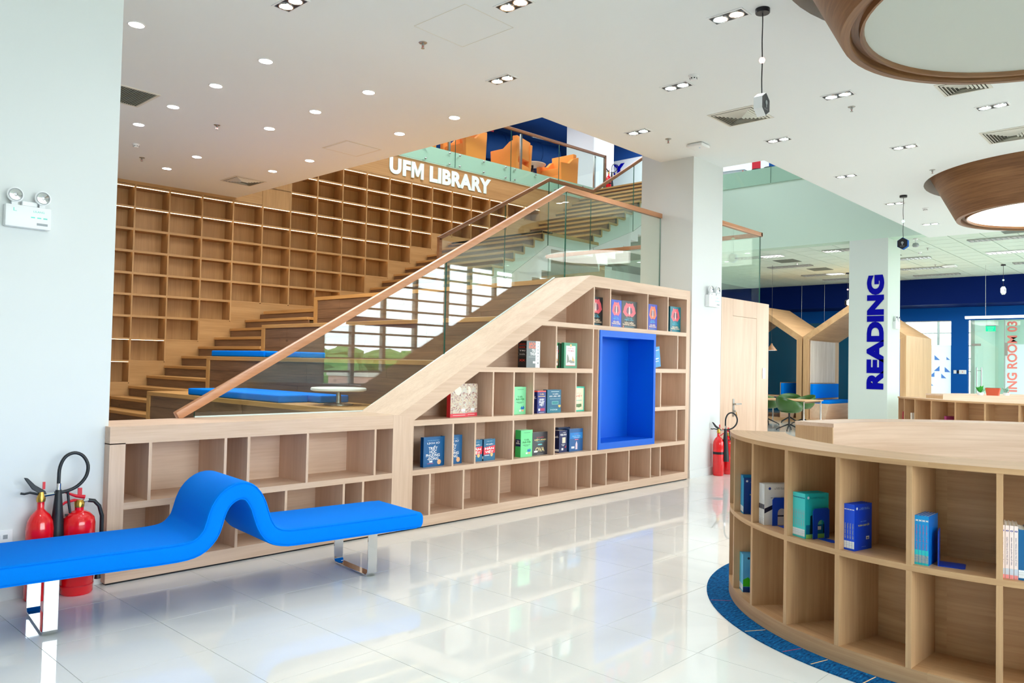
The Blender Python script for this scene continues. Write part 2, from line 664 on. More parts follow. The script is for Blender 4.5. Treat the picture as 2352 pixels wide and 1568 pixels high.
for _, x, y in near:
    if t0 is None:
        t0 = _tb.build('floor_tile', M['tile'], floor)
        t0.location = (x, y, 0)
    else:
        c = t0.copy(); COL.objects.link(c); c.location = (x, y, 0)
_tb = MB()
for _, x, y in rest:
    _tb.add(*tile_verts(x, y))
tag(_tb.build('floor_tiling', M['tile'], floor), kind='stuff')

# main ceiling with two round recesses for the drum lamps, open over the stairs and the hall behind
ZC = 4.43
def ceiling_hole(b, cx, cy, hx, R, z, zt):
    n = 64
    vs = []
    for k in range(n):
        a = 2 * PI * (k + 0.5) / n
        c, s = cos(a), sin(a)
        q = hx / max(abs(c), abs(s))
        vs += [(cx + R * c, cy + R * s, z), (cx + q * c, cy + q * s, z)]
    fs = [(2 * k, 2 * ((k + 1) % n), 2 * ((k + 1) % n) + 1, 2 * k + 1) for k in range(n)]
    for sx, sy in ((1, 1), (-1, 1), (-1, -1), (1, -1)):   # the corner left over on each diagonal
        k = [k for k in range(n) if abs(vs[2 * k + 1][0] - cx - sx * hx) < 0.3 and abs(vs[2 * k + 1][1] - cy - sy * hx) < 0.3]
        ia = min(k, key=lambda q: abs(atan2(vs[2 * q + 1][1] - cy, vs[2 * q + 1][0] - cx) - atan2(sy, sx)))
        k2 = sorted(k, key=lambda q: abs(atan2(vs[2 * q + 1][1] - cy, vs[2 * q + 1][0] - cx) - atan2(sy, sx)))[:2]
        vs.append((cx + sx * hx, cy + sy * hx, z))
        fs.append((2 * k2[0] + 1, 2 * k2[1] + 1, len(vs) - 1))
    b.add(vs, fs)
    b.box(cx - hx, cx + hx, cy - hx, cy + hx, zt, zt + 0.02)
LAMPS = [(6.0, 0.75), (13.7, 1.8)]
cb = MB()
for r in ((-6, 4, -4.5, 13.8), (4, 6.9, -4.5, -1.25), (4, 6.9, 2.75, 13.8), (6.9, 8, -4.5, -1.25), (6.9, 8, 2.75, 5.98),
          (8, 10.3, -4.5, 5.98), (10.3, 11.7, -4.5, 4.8), (11.7, 15.7, -4.5, -0.2), (11.7, 15.7, 3.8, 4.8), (15.7, 18.36, -4.5, 4.8)):
    cb.box(*r, ZC, ZC + 0.32)
for lx, ly in LAMPS:
    ceiling_hole(cb, lx, ly, 2.0, 1.8, ZC, ZC + 0.30)
ceiling = struct('ceiling', cb, M['ceil'])
for lx, ly in LAMPS:
    b = MB()
    n = 64
    vs = [(lx + 1.8 * cos(2 * PI * k / n), ly + 1.8 * sin(2 * PI * k / n), z) for k in range(n) for z in (ZC, ZC + 0.3)]
    b.add(vs, [(2 * k, 2 * k + 1, 2 * ((k + 1) % n) + 1, 2 * ((k + 1) % n)) for k in range(n)])
    b.build('recess_wall', M['ceil'], ceiling, smooth=True)
hb = MB()
for x0, x1, y0, y1 in ((4.3, 4.88, 4.575, 4.58), (4.3, 4.88, 5.215, 5.22), (4.295, 4.3, 4.575, 5.22), (4.875, 4.88, 4.575, 5.22)):
    hb.box(x0, x1, y0, y1, ZC - 0.002, ZC + 0.01)
hb.build('access_hatch_seam', M['vent'], ceiling)

# suspended ceiling of the far reading hall: 60 cm mineral tiles in a grid
tceil = struct('ceiling', MB().box(18.36, 26.6, -4.5, 14, 4.468, 4.60), M['grid'])
tn, tr = [], []
for i in range(14):
    for j in range(-12, 16):
        x, y = 18.66 + i * 0.6, 6.27 + 0.3 + (j - 5) * 0.6
        if x > 26.5 or y > 13.8 or y < -4.3:
            continue
        (tn if 2.2 < y < 12.6 else tr).append((x, y))
b = MB().box(-0.291, 0.291, -0.291, 0.291, 4.45, 4.468)
c0 = b.build('ceiling_tile', M['ceil_tile'], tceil)
for k, (x, y) in enumerate(tn[:295]):
    c = c0 if k == 0 else c0.copy()
    if k: COL.objects.link(c)
    c.location = (x, y, 0)
b = MB()
for x, y in tr + tn[295:]:
    b.box(x - 0.291, x + 0.291, y - 0.291, y + 0.291, 4.45, 4.468)
tag(b.build('ceiling_tiling', M['ceil_tile'], tceil), kind='stuff')

# outer walls of the storey and of the one above
b = MB()
for r in ((6.2, 10.9, 0, 4.43), (18, 19, 0, 4.43), (-6, -1, 0, 4.43), (32, 34.4, 0, 4.43), (-6, 34.4, 0, 0.55), (-6, 34.4, 4.38, 10)):
    b.box(r[0], r[1], -4.8, -4.5, r[2], r[3])
struct('wall_front', b, M['white'])
b = MB().box(-6.3, -6, -4.8, 22, 0, 10)
struct('wall_left', b, M['white'])
b = MB().box(34, 34.4, -4.8, 22, 4.2, 10).box(34, 34.4, -4.8, 22, 0, 0.6).box(34, 34.4, 12, 22, 0.6, 4.2).box(34, 34.4, -4.8, -4, 0.6, 4.2)
struct('wall_right', b, M['white'])
struct('wall_back', MB().box(-6.3, 34.4, 22, 22.3, 0, 10), M['blue_up'])
struct('wall_hall_end', MB().box(12.2, 34, 14, 14.2, 0, 5.9), M['white'])
struct('roof', MB().box(-6.3, 34.4, -4.8, 22.3, 9.6, 9.9), M['blue_up'])

# the three square columns
def column(name, x0, x1, y0, y1, z1, m='white'):
    o = struct(name, MB().box(x0, x1, y0, y1, 0, z1), M[m])
    MB().box(x0 - 0.012, x1 + 0.012, y0 - 0.012, y1 + 0.012, 0, 0.11).build('baseboard', M['white'], o)
    return o
column('column', 0.95, 2.0, 5.5, 6.35, 4.43)
column('column', 9.5, 10.34, 5.446, 6.29, 10)
readcol = column('column', 18.0, 18.85, 5.515, 6.34, 4.45, 'read_paint')
letters('lettering', 'READING', M['letter_b'], readcol, (17.997, 5.77, 2.385), (0, 0, 1), (0, 1, 0), w=2.52, h=0.36, extrude=0.01, offset=0.06, depth=0.012, res=4, org=(0, 0, 0))
column('column', 18.0, 19.0, 13.59, 14.6, 9.6)
# high edge beam over the far hall with the upper storey's floor edge above it
struct('trim_1', MB().box(18, 18.36, 4.8, 14, 4.45, 6.03), M['green_white'])

# upper storey floor: above the shelf wall and beyond the far hall
up = MB().prism([(4, 13.62), (17.02, 12.56), (17.02, 9.8), (18.0, 9.8), (18.0, 4.8), (33.9, 4.8), (33.9, 21.9), (4, 21.9)], 'z', 6.03, 6.28)
struct('floor_upper', up, M['white'])

# glazed facades
def window(n, axis, a0, a1, fixed, z0, z1, mull, hz, frame=0.05, post=0.10, sign=1, pane=True):
    w = D.objects.new('window_%d' % n, None); COL.objects.link(w); w['kind'] = 'structure'; ORG[w.name] = (0, 0, 0)
    def bar(name, u0, u1, q0, q1, d):
        if axis == 'x':
            MB().box(u0, u1, fixed - d, fixed + d, q0, q1).build(name, M['mullion'], w)
        else:
            MB().box(fixed - d, fixed + d, u0, u1, q0, q1).build(name, M['mullion'], w)
    for u in [a0 + post / 2] + list(mull) + [a1 - post / 2]:
        bar('mullion', u - post / 2, u + post / 2, z0, z1, 0.07)
    edges = [a0] + list(mull) + [a1]
    for z in hz:
        bar('transom', a0, a1, z - frame / 2, z + frame / 2, 0.03)
    if pane:
        for u0, u1 in zip(edges[:-1], edges[1:]):
            if axis == 'x':
                MB().box(u0, u1, fixed - 0.004, fixed + 0.004, z0, z1).build('pane', M['glass_clear'], w)
            else:
                MB().box(fixed - 0.004, fixed + 0.004, u0, u1, z0, z1).build('pane', M['glass_clear'], w)
    return w
HZ = [0.58 + 0.33 * k for k in range(12)]
w1 = window(1, 'x', 10.9, 18.0, -4.65, 0.55, 4.38, [11.85, 12.84, 13.93, 15.09, 16.0, 17.05], HZ)
MB().box(11.62, 13.95, -4.60, -4.57, 2.44, 2.66).build('blue_band', M['blue_mid'], w1)
window(2, 'x', -1.0, 6.2, -4.65, 0.55, 4.38, [0.1, 1.2, 2.2, 3.2, 4.2, 5.2], HZ)  # unseen bay, its width set for the light on the near side
window(3, 'x', 19.0, 32.0, -4.65, 0.55, 4.38, [20.3 + 1.3 * k for k in range(9)], HZ)
window(5, 'y', -4.0, 12.0, 34.15, 0.6, 4.2, [-2.7 + 1.25 * k for k in range(12)], [0.65, 1.6, 2.1, 2.6, 3.1, 3.6, 4.15])

# ================================================================== THE LIT SHELF WALL beside the stairs
ANG = radians(-4.5)
SW = (6.163, 13.346)
def wallpt(u, v=0.0, z=0.0):
    return (SW[0] + u * cos(ANG) - v * sin(ANG), SW[1] + u * sin(ANG) + v * cos(ANG), z)
shelf = root('shelf_wall', 'tall oak shelf wall of lit square niches along the staircase', 'shelving', (SW[0], SW[1], 0), local=True)
shelf.rotation_euler = (0, 0, ANG)
RZ = [1.07, 1.43, 1.80, 2.185, 2.545, 2.90, 3.265, 3.635, 4.0, 4.355, 4.71, 5.055, 5.385]
U = [-1.55 + 0.5588 * k for k in range(19)]
BOT = [0, 1, 2, 3, 4, 4, 4, 4, 5, 6, 7, 8, 9, 9, 9, 10, 11, 11]
DEP = 0.34
MB().box(U[0] - 0.3, 11.2, DEP, DEP + 0.02, 0, 5.93).build('back_panel', M['wall_z'], shelf)
for k in range(19):
    lo = RZ[min(BOT[max(k - 1, 0)], BOT[min(k, 17)])]
    hi = RZ[9] if k <= 4 else RZ[12]
    MB().box(U[k] - 0.012, U[k] + 0.012, 0.0, DEP, lo, hi + 0.02).build('divider', M['wall_z'], shelf)
board = {}
for k in range(18):
    top = 9 if k < 5 else 12
    for r in range(BOT[k], top + 1):
        z = RZ[r]
        MB().box(U[k] + 0.012, U[k + 1] - 0.012, 0.002, DEP, z - 0.013, z + 0.013).build('shelf_board', M['wall_x'], shelf)
        if r > BOT[k]:
            if 3 <= r <= 7:      # the middle rows hide their strip behind a front lip
                MB().box(U[k] + 0.012, U[k + 1] - 0.012, 0.002, 0.012, z - 0.026, z - 0.013).build('front_lip', M['wall_x'], shelf)
            MB().box(U[k] + 0.014, U[k + 1] - 0.014, 0.026, 0.038, z - 0.019, z - 0.0135).build('led_strip', M['led'], shelf)
    MB().box(U[k], U[k + 1], 0.004, DEP, 0, RZ[BOT[k]] - 0.013).build('wall_panel', M['wall_x'], shelf)
MB().box(U[5] + 0.012, U[6] - 0.012, 0.002, 0.02, RZ[9] + 0.013, 5.385).build('wall_panel', M['wall_z'], shelf)
MB().box(U[18], 11.0, 0.004, DEP, 0, 5.91).build('wall_panel', M['wall_x'], shelf)
MB().box(U[0] - 0.3, U[5], 0.004, DEP, RZ[9] + 0.02, 5.91).build('header_panel', M['wall_x'], shelf)
MB().box(U[5], U[18], 0.004, DEP, RZ[12] + 0.02, 5.91).build('header_panel', M['wall_x'], shelf)
MB().box(U[0] - 0.3, U[0], 0.0, DEP, 0, 5.91).build('wall_panel', M['wall_z'], shelf)
# the name in raised letters on the header, one piece per letter
sign = root('wall_sign', 'large white raised letters reading UFM LIBRARY on the oak header', 'sign', wallpt(0), local=True)
sign.rotation_euler = (0, 0, ANG)
NAME = 'UFM LIBRARY'
ends = line_up(NAME, 0.05)
e0, e1 = ends[0][0], ends[-1][1]
for ch, e in zip(NAME, ends):
    if e is None:
        continue
    q = 2.86 / (e1 - e0)
    gx, gw = 4.0 + (e[0] - e0) * q, (e[1] - e[0]) * q * 0.94
    if ch == 'M':
        m_ = [(0, 0), (0, 1), (.27, 1), (.5, .46), (.73, 1), (1, 1), (1, 0), (.78, 0), (.78, .60), (.585, .12), (.415, .12), (.22, .60), (.22, 0)]
        MB().prism([(gx + a * gw, 5.485 + c * 0.35) for a, c in m_], 'y', -0.028, 0.002).build('letter_m', M['letter_w'], sign)
        continue
    letters('letter_' + ch.lower(), ch, M['letter_w'], sign, (gx, 0.002, 5.485), (1, 0, 0), (0, 0, 1), w=gw, h=0.35, extrude=0.02, offset=0.05, depth=0.03, res=4, org=(0, 0, 0), anchor=(0, 0))

# ================================================================== THE STAIRS AND SEATING TIERS
stair = root('staircase', 'wooden staircase climbing beside the lit shelf wall to the upper floor', 'stairs', (4.6, 11.3, 0))
def step(x, z, y0, y1, run, back=0.02, gm='gold_y', rise=0.17):
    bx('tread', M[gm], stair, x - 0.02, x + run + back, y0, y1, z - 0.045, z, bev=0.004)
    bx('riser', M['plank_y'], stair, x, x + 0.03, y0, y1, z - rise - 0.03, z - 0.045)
YW = lambda x: SW[1] + (x - SW[0]) * math.tan(ANG)
for k in range(1, 14):
    x = 4.90 + 0.2785 * (k - 5)
    step(x, 0.1705 * k, 11.2, YW(x + 0.3), 0.2785)
bx('landing', M['gold_y'], stair, 7.39, 9.3, 11.2, YW(9.3), 2.33, 2.385)
bx('riser', M['plank_y'], stair, 7.41, 7.44, 11.2, YW(7.4), 2.18, 2.335)
YN = 10.1
ZB = [2.385 + 0.0 + 0.1641 * i for i in range(12)]
prof = []
for i in range(10):                      # second flight, its near end open to view
    x, z = 11.75 - 0.285 * (9 - i), 4.19 - 0.1675 * (9 - i)
    step(x, z, YN, YW(x + 0.3), 0.285, rise=0.1675)
    bx('stringer_edge', M['gold_x'], stair, x, x + 0.045, YN - 0.004, YN + 0.05, z - 0.2, z - 0.044)
    prof.append((x, z))
bx('landing', M['gold_x'], stair, 11.73, 13.62, YN, YW(13.6), 4.13, 4.19)
for j in range(12):                      # third flight
    x, z = 13.4 + 0.295 * j, 4.36 + 0.17 * j
    step(x, z, YN, YW(x + 0.3), 0.295)
    bx('stringer_edge', M['gold_x'], stair, x, x + 0.045, YN - 0.004, YN + 0.05, z - 0.2, z - 0.044)
    prof.append((x, z))
# white concrete body with a stepped underside
def stepped(xs, thick):
    top, bot = [], []
    for i, (x, z) in enumerate(xs):
        pz = xs[i - 1][1] if i else z - 0.17
        top += [(x + 0.03, pz - 0.046), (x + 0.03, z - 0.046)]
        bot += [(x + 0.30, pz - thick), (x + 0.30, z - thick)]
    return top, bot
t1, b1 = stepped(prof[:10], 0.62)
poly = t1 + [(13.45, 4.13), (13.45, 3.86), (12.05, 3.86)] + [(x, z) for x, z in b1[::-1] if z < 3.8 and z > 2.56] + [(9.6, 2.56)]
MB().prism(poly, 'y', YN + 0.03, 12.6).build('concrete_flight', M['white'], stair)
t2, b2 = stepped(prof[10:], 0.62)
poly = t2 + [(17.0, 6.23), (17.0, 5.7)] + b2[::-1]
MB().prism(poly, 'y', YN + 0.03, 12.3).build('concrete_flight', M['white'], stair)

TIER = [(4.58, 5.43, 1.02), (5.43, 6.31, 1.53), (6.31, 7.245, 2.04), (7.245, 11.9, 2.55)]
ORD = ['lowest', 'second', 'third', 'top']
tiers = []
for i, (x0, x1, z) in enumerate(TIER):
    t = root('seating_tier', ['lowest broad wooden seating tier, with a long blue cushion on it', 'second seating tier up, blue pad on its left end', 'third seating tier up, bare oak top behind the glass', 'topmost seating tier, its deck widening into the landing'][i], 'seating', (x0, 8.6, 0))
    tiers.append(t)
    if i < 3:
        bx('seat_top', M['gold_y'], t, x0 - 0.015, x1, 6.02, 11.2, z - 0.055, z, bev=0.004)
    bx('edge_board', M['gold_z'], t, x0 - 0.015, x0 + 0.05, 11.11, 11.2, z - 0.56, z - 0.055)
    lo = z - 0.51
    for r in range(3):
        y = 6.03
        zz0, zz1 = lo + r * 0.1517, lo + (r + 1) * 0.1517
        while y < 11.1:
            l = random.choice([0.9, 1.25, 1.6])
            y1 = min(y + l, 11.11)
            if 11.11 - y1 < 0.3: y1 = 11.11
            d = random.uniform(0, 0.004)
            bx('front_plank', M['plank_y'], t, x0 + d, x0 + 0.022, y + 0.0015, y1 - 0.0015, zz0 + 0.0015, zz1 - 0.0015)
            y = y1
    if i < 3:
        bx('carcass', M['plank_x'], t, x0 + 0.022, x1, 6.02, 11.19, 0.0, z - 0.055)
    else:      # the landing deck goes round the column
        deck = [(x0 - 0.015, 6.02), (9.49, 6.02), (9.49, 6.31), (10.36, 6.31), (10.36, 5.52), (11.89, 5.52), (11.89, 11.2), (x0 - 0.015, 11.2)]
        MB().prism(deck, 'z', z - 0.055, z).build('seat_top', M['gold_y'], t)
        MB().prism([(x0 + 0.022, 6.02), (9.49, 6.02), (9.49, 6.31), (x1 - 0.02, 6.31), (x1 - 0.02, 11.0), (x0 + 0.022, 11.0)], 'z', 0.0, z - 0.055).build('carcass', M['plank_x'], t)

# closet under the landing: oak front with a door, right of the middle column
closet = root('closet', 'pale oak panelled closet front under the stair landing with a flush door', 'closet', (11.1, 5.45, 0))
bx('front_panel', M['oak_z'], closet, 10.354, 10.705, 5.45, 5.50, 0, 2.55)
bx('front_panel', M['oak_z'], closet, 11.505, 11.93, 5.45, 5.50, 0, 2.55)
bx('front_panel', M['oak_z'], closet, 10.709, 11.501, 5.45, 5.50, 2.297, 2.55)
dr = bx('door', M['oak_z'], closet, 10.709, 11.501, 5.452, 5.495, 0.006, 2.293)
bx('side_panel', M['oak_z'], closet, 11.90, 11.93, 5.5, 6.02, 0, 2.55)
bx('lock_plate', M['steel'], dr, 10.735, 10.785, 5.445, 5.452, 0.80, 1.06)
MB().tube([(10.76, 5.45, 0.985), (10.76, 5.405, 0.985), (10.78, 5.395, 0.985), (10.9, 5.395, 0.985)], 0.011).build('lever', M['steel'], dr, smooth=True)
MB().tube([(10.76, 5.452, 0.875), (10.76, 5.415, 0.875)], 0.016, 12).build('lock_cylinder', M['steel'], dr, smooth=True)
MB().box(10.752, 10.768, 5.40, 5.404, 0.80, 0.87).box(10.765, 10.79, 5.402, 5.406, 0.79, 0.83).build('keys', M['brass'], dr)
sw = root('light_switch', 'white rectangular switch on the pale oak closet front', 'switch', (11.76, 5.45, 1.44))
bx('plate', M['white_pl'], sw, 11.715, 11.805, 5.438, 5.45, 1.36, 1.53, bev=0.004)
bx('rocker', M['white_pl'], sw, 11.735, 11.785, 5.433, 5.438, 1.39, 1.50, bev=0.003)

# ================================================================== GLASS BALUSTRADES
def pane_y(name, par, y, poly, th=0.015):
    """a sheet standing in the plane y, outline in x,z; its cut edges look dark green"""
    b = MB()
    b.prism(poly, 'y', y - th / 2, y + th / 2)
    b.mi = [0, 0] + [1] * (len(b.f) - 2)
    return b.build(name, [M['glass'], M['glass_edge']], par)
def hand(name, par, pts, m, w=0.06, h=0.065):
    """rectangular rail through the points, upright cross-section"""
    b = MB()
    P = [Vector(p) for p in pts]
    ring = []
    for i, p in enumerate(P):
        t = (P[min(i + 1, len(P) - 1)] - P[max(i - 1, 0)])
        hz = Vector((t.x, t.y, 0)).normalized() if (abs(t.x) + abs(t.y)) > 1e-5 else Vector((1, 0, 0))
        s = Vector((-hz.y, hz.x, 0))
        n = s.cross(t.normalized())
        n = n if n.z > 0 else -n
        if abs(t.normalized().z) > 0.95:
            n = hz
        k = 1.0
        if 0 < i < len(P) - 1:
            d1 = (P[i] - P[i - 1]).normalized(); d2 = (P[i + 1] - P[i]).normalized()
            k = 1 / max(0.5, sqrt((1 + d1.dot(d2)) / 2))
        ring.append([p + s * (w / 2) + n * (h / 2 * k), p - s * (w / 2) + n * (h / 2 * k), p - s * (w / 2) - n * (h / 2 * k), p + s * (w / 2) - n * (h / 2 * k)])
    vs = [q for r in ring for q in r]
    fs = []
    for i in range(len(P) - 1):
        for k in range(4):
            fs.append((4 * i + k, 4 * i + (k + 1) % 4, 4 * i + 4 + (k + 1) % 4, 4 * i + 4 + k))
    fs += [(3, 2, 1, 0), tuple(4 * (len(P) - 1) + k for k in range(4))]
    b.add(vs, fs)
    return b.build(name, m, par, bev=0.006, seg=2)
YG = 5.965
bal = root('glass_balustrade', 'sloping glass balustrade with a reddish beech handrail on the bookcase top', 'balustrade', (5.0, YG, 1.035))
rz = lambda x: 1.06 + (x - 2.70) * (3.65 - 1.06) / (7.33 - 2.70)
bz = lambda x: 1.037 if x < 4.42 else 1.037 + (x - 4.42) * (2.55 - 1.037) / (7.16 - 4.42)
def quad(x0, x1):
    lo = [(x0, bz(x0))] + ([(4.42, bz(4.42))] if x0 < 4.42 < x1 else []) + ([(7.16, 2.55)] if x0 < 7.16 < x1 else []) + [(x1, min(bz(x1), 2.552))]
    hi = [(x1, min(rz(x1), 3.65) - 0.03)] + ([(7.33, 3.62)] if x0 < 7.33 < x1 else []) + [(x0, rz(x0) - 0.03)]
    return lo + hi
pane_y('glass_panel', bal, YG, [(2.80, 1.037), (4.42, 1.037), (5.412, bz(5.412)), (5.412, rz(5.412) - 0.03), (2.80, rz(2.80) - 0.02)])
pane_y('glass_panel', bal, YG, [(5.42, bz(5.42)), (7.16, 2.552), (7.356, 2.552), (7.356, 3.62), (7.30, 3.60), (5.42, rz(5.42) - 0.03)])
pane_y('glass_panel', bal, YG, [(7.364, 2.552), (9.495, 2.552), (9.495, 3.62), (7.364, 3.62)])
hand('handrail', bal, [(2.66, YG, 1.05), (7.332, YG, 3.655), (9.56, YG, 3.655)], M['rail'])
MB().box(2.80, 4.42, YG - 0.011, YG + 0.011, 1.036, 1.046).prism([(4.42, 1.036), (7.16, 2.549), (7.16, 2.559), (4.42, 1.046)], 'y', YG - 0.011, YG + 0.011).build('bottom_channel', M['glass_strip'], bal)

bal2 = root('glass_balustrade', 'short glass balustrade with beech rail standing on the closet top', 'balustrade', (11.7, 5.5, 2.55))
pane_y('glass_panel', bal2, 5.50, [(10.36, 2.552), (11.70, 2.552), (11.70, 3.62), (10.35, 3.62)])
b = MB(); b.box(11.69, 11.705, 5.51, 9.9, 2.552, 3.62)
b.mi = [0, 0, 1, 1, 1, 1]
b.build('glass_panel', [M['glass'], M['glass_edge']], bal2)
hand('handrail', bal2, [(10.36, 5.50, 3.645), (11.72, 5.50, 3.645)], M['rail'])
hand('handrail', bal2, [(11.70, 5.47, 3.645), (11.70, 9.95, 3.645)], M['rail'])

def standoffs(par, pts, m='steel'):
    o = None
    for x, y, z, d in pts:
        if o is None:
            mt = Matrix.Rotation(PI / 2, 4, 'X')
            o = MB().lathe([(0.022, 0), (0.022, 0.03), (0.018, 0.033)], 12, (0, 0, 0), mt).build('standoff', M[m], par, smooth=True)
            base = o
        else:
            o = base.copy(); COL.objects.link(o)
        q = ORG[par.name]
        o.location = (x - q[0], y - q[1], z - q[2])
        if d: o.rotation_euler = (0, 0, d)
bal3 = root('glass_balustrade', 'stair flight glass balustrade with a dark walnut rail and newel post', 'balustrade', (11.0, YN, 4.0))
YR = YN - 0.05
r3 = lambda x: 3.66 + (x - 8.96) * (5.22 - 3.66) / (11.85 - 8.96)
hand('handrail', bal3, [(8.93, YR, 3.645), (11.85, YR, 5.225), (13.30, YR, 5.24), (15.2, YR, 6.36), (16.95, YR, 7.40)], M['rail_dark'])
bx('newel_post', M['rail_dark'], bal3, 8.93, 8.99, YR - 0.03, YR + 0.03, 2.6, 3.65)
pane_y('glass_panel', bal3, YR, [(9.0, 2.62), (10.59, 3.2), (10.59, r3(10.59) - 0.03), (9.0, r3(9.0) - 0.03)])
pane_y('glass_panel', bal3, YR, [(10.60, 3.1), (11.845, 3.9), (11.845, 5.19), (10.60, r3(10.6) - 0.03)])
pane_y('glass_panel', bal3, YR, [(11.855, 3.9), (13.24, 3.9), (13.24, 5.20), (11.855, 5.20)])
pane_y('glass_panel', bal3, YR, [(13.25, 4.0), (14.84, 4.6), (14.84, 6.12), (13.25, 5.2)])
pane_y('glass_panel', bal3, YR, [(14.85, 4.6), (16.9, 5.8), (16.9, 7.34), (14.85, 6.12)])
standoffs(bal3, [(x, YR - 0.008, z, 0) for x, z in ((12.15, 4.07), (12.15, 3.96), (11.58, 3.82), (13.02, 4.10), (10.73, 3.48), (10.73, 3.33), (10.43, 3.33), (10.43, 3.19), (13.4, 4.17), (13.4, 4.0), (14.6, 4.85), (14.6, 4.72), (14.95, 5.0), (14.95, 4.88))])

# upper gallery balustrade over the lettering: glass hung on the slab edge
bal4 = root('glass_balustrade', 'gallery glass balustrade above the white lettering with steel posts', 'balustrade', wallpt(0), local=True)
bal4.rotation_euler = (0, 0, ANG)
bx('slab_fascia', M['green_white'], bal4, -1.5, 10.9, 0.0, 0.3, 5.90, 6.27)
gx = [3.9, 5.735, 7.435, 9.1, 10.86]
gx = [0.5, 2.2] + gx
for a, c in zip(gx[:-1], gx[1:]):
    b = MB(); b.box(a + 0.004, c - 0.004, -0.04, -0.025, 5.91, 7.15)
    b.mi = [1, 1, 0, 0, 1, 1]
    b.build('glass_panel', [M['glass'], M['glass_edge']], bal4)
bx('handrail', M['rail_dark'], bal4, 0.5, 10.9, -0.06, 0.0, 7.15, 7.215, bev=0.005)
bx('newel_post', M['rail_dark'], bal4, 10.86, 10.92, -0.06, 0.0, 6.27, 7.215)
for u in (5.62, 7.84, 10.56):
    bx('post', M['steel'], bal4, u - 0.025, u + 0.025, 0.03, 0.08, 6.27, 7.15)
standoffs(bal4, [(u, -0.04, z, 0) for u in (4.2, 4.9, 5.56, 5.855, 6.57, 7.26, 7.56, 8.26, 8.95, 9.3, 10.0, 10.6) for z in (6.21, 5.96)])

bal5 = root('glass_balustrade', 'glass strip with round fixings along the far upper floor edge', 'balustrade', (17.97, 7.5, 6.03))
for a, c in ((9.95, 8.2), (8.19, 6.5), (6.49, 4.8)):
    b = MB(); b.box(17.95, 17.965, c, a, 6.03, 7.1)
    b.mi = [0, 0, 1, 1, 1, 1]
    b.build('glass_panel', [M['glass'], M['glass_edge']], bal5)
bx('slab_fascia', M['green_white'], bal5, 17.98, 18.0, 4.8, 9.95, 6.03, 6.43)
standoffs(bal5, [(17.95, y, z, -PI / 2) for y in (9.35, 8.75, 8.1, 7.75, 7.0) for z in (6.36, 6.12)])

# ================================================================== THE LONG BOOKCASE under the stairs
YB, YK = 5.413, 5.815
case = root('bookcase', 'long pale oak bookcase with a sloping top built against the staircase', 'bookcase', (5.7, 5.6, 0))
bx('plinth', M['oak_x'], case, 1.98, 9.40, YB + 0.002, 5.95, 0.012, 0.108)
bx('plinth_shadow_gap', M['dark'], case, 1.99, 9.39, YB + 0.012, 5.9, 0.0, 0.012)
bx('end_board', M['oak_z'], case, 1.98, 2.081, YB, 5.95, 0.108, 0.925)
bx('top_board', M['oak_x'], case, 1.98, 4.333, YB, 5.962, 0.918, 1.035)
MB().prism([(4.333, 0.012), (4.567, 0.012), (4.567, 0.978), (4.57, 0.98), (4.392, 1.035), (4.333, 1.035)], 'y', YB - 0.001, 5.95).build('pillar_board', M['oak_z'], case)
MB().prism([(4.392, 1.035), (4.57, 0.98), (7.221, 2.420), (7.164, 2.548)], 'y', YB - 0.0015, 5.962).build('sloping_top', wood('light_oak_slope', OAK_L, OAK_D, 'x'), case)
MB().prism([(7.164, 2.548), (7.221, 2.420), (9.31, 2.426), (9.31, 2.55)], 'y', YB - 0.001, 5.962).build('top_board', M['oak_x'], case)
bx('end_board', M['oak_z'], case, 9.31, 9.40, YB, 5.95, 0.108, 2.55)
bx('side_board', M['oak_z'], case, 9.40, 9.49, 5.47, 5.95, 0.0, 2.55)
# back, in pieces following the slope
MB().prism([(2.05, 0.1), (9.33, 0.1), (9.33, 2.48), (7.19, 2.48), (4.48, 1.01), (2.05, 1.0)], 'y', YK, YK + 0.02).build('back_panel', M['oak_x'], case)
def shelf_b(x0, x1, z0, z1):
    bx('shelf_board', M['oak_x'], case, x0, x1, YB + 0.001, YK, z0, z1)
shelf_b(2.081, 4.333, 0.482, 0.528)
shelf_b(4.567, 9.31, 0.482, 0.53)
MB().prism([(4.567, 0.928), (7.218, 0.928), (7.218, 0.98), (4.567, 0.98)], 'y', YB + 0.001, YK).build('shelf_board', M['oak_x'], case)
MB().prism([(5.36, 1.422), (7.218, 1.422), (7.218, 1.472), (5.46, 1.472)], 'y', YB + 0.001, YK).build('shelf_board', M['oak_x'], case)
MB().prism([(6.30, 1.928), (9.31, 1.928), (9.31, 1.978), (6.40, 1.978)], 'y', YB + 0.001, YK).build('shelf_board', M['oak_x'], case)
shelf_b(8.555, 9.31, 1.435, 1.487)
shelf_b(8.555, 9.31, 0.945, 0.995)
zs = lambda x: 0.98 + (x - 4.57) * (2.420 - 0.98) / (7.221 - 4.57)
def div(x, z0, z1, w=0.021):
    bx('divider', M['oak_z'], case, x - w / 2, x + w / 2, YB + 0.0015, YK, z0, z1)
for x in (2.245, 2.786, 2.969, 3.476, 4.145): div(x, 0.528, 0.918)
for x in (2.40, 2.889, 3.295, 3.833, 4.028): div(x, 0.108, 0.482)
for x in (4.778, 5.205, 5.70, 6.315, 6.956, 7.234, 7.526, 7.995, 8.476, 8.703): div(x, 0.108, 0.482)
for x in (5.055, 5.35, 5.896, 6.558): div(x, 0.53, 0.928)
for x in (5.587, 5.892, 6.20, 6.922): div(x, 0.98, 1.422)
div(6.562, 1.472, 1.928)
for x in (7.232, 7.555, 8.358, 8.838): div(x, 1.978, 2.428)
for x in (9.097,): div(x, 1.487, 1.928)
for x in (8.69,): div(x, 0.995, 1.435)
for x in (9.094,): div(x, 0.53, 0.945)
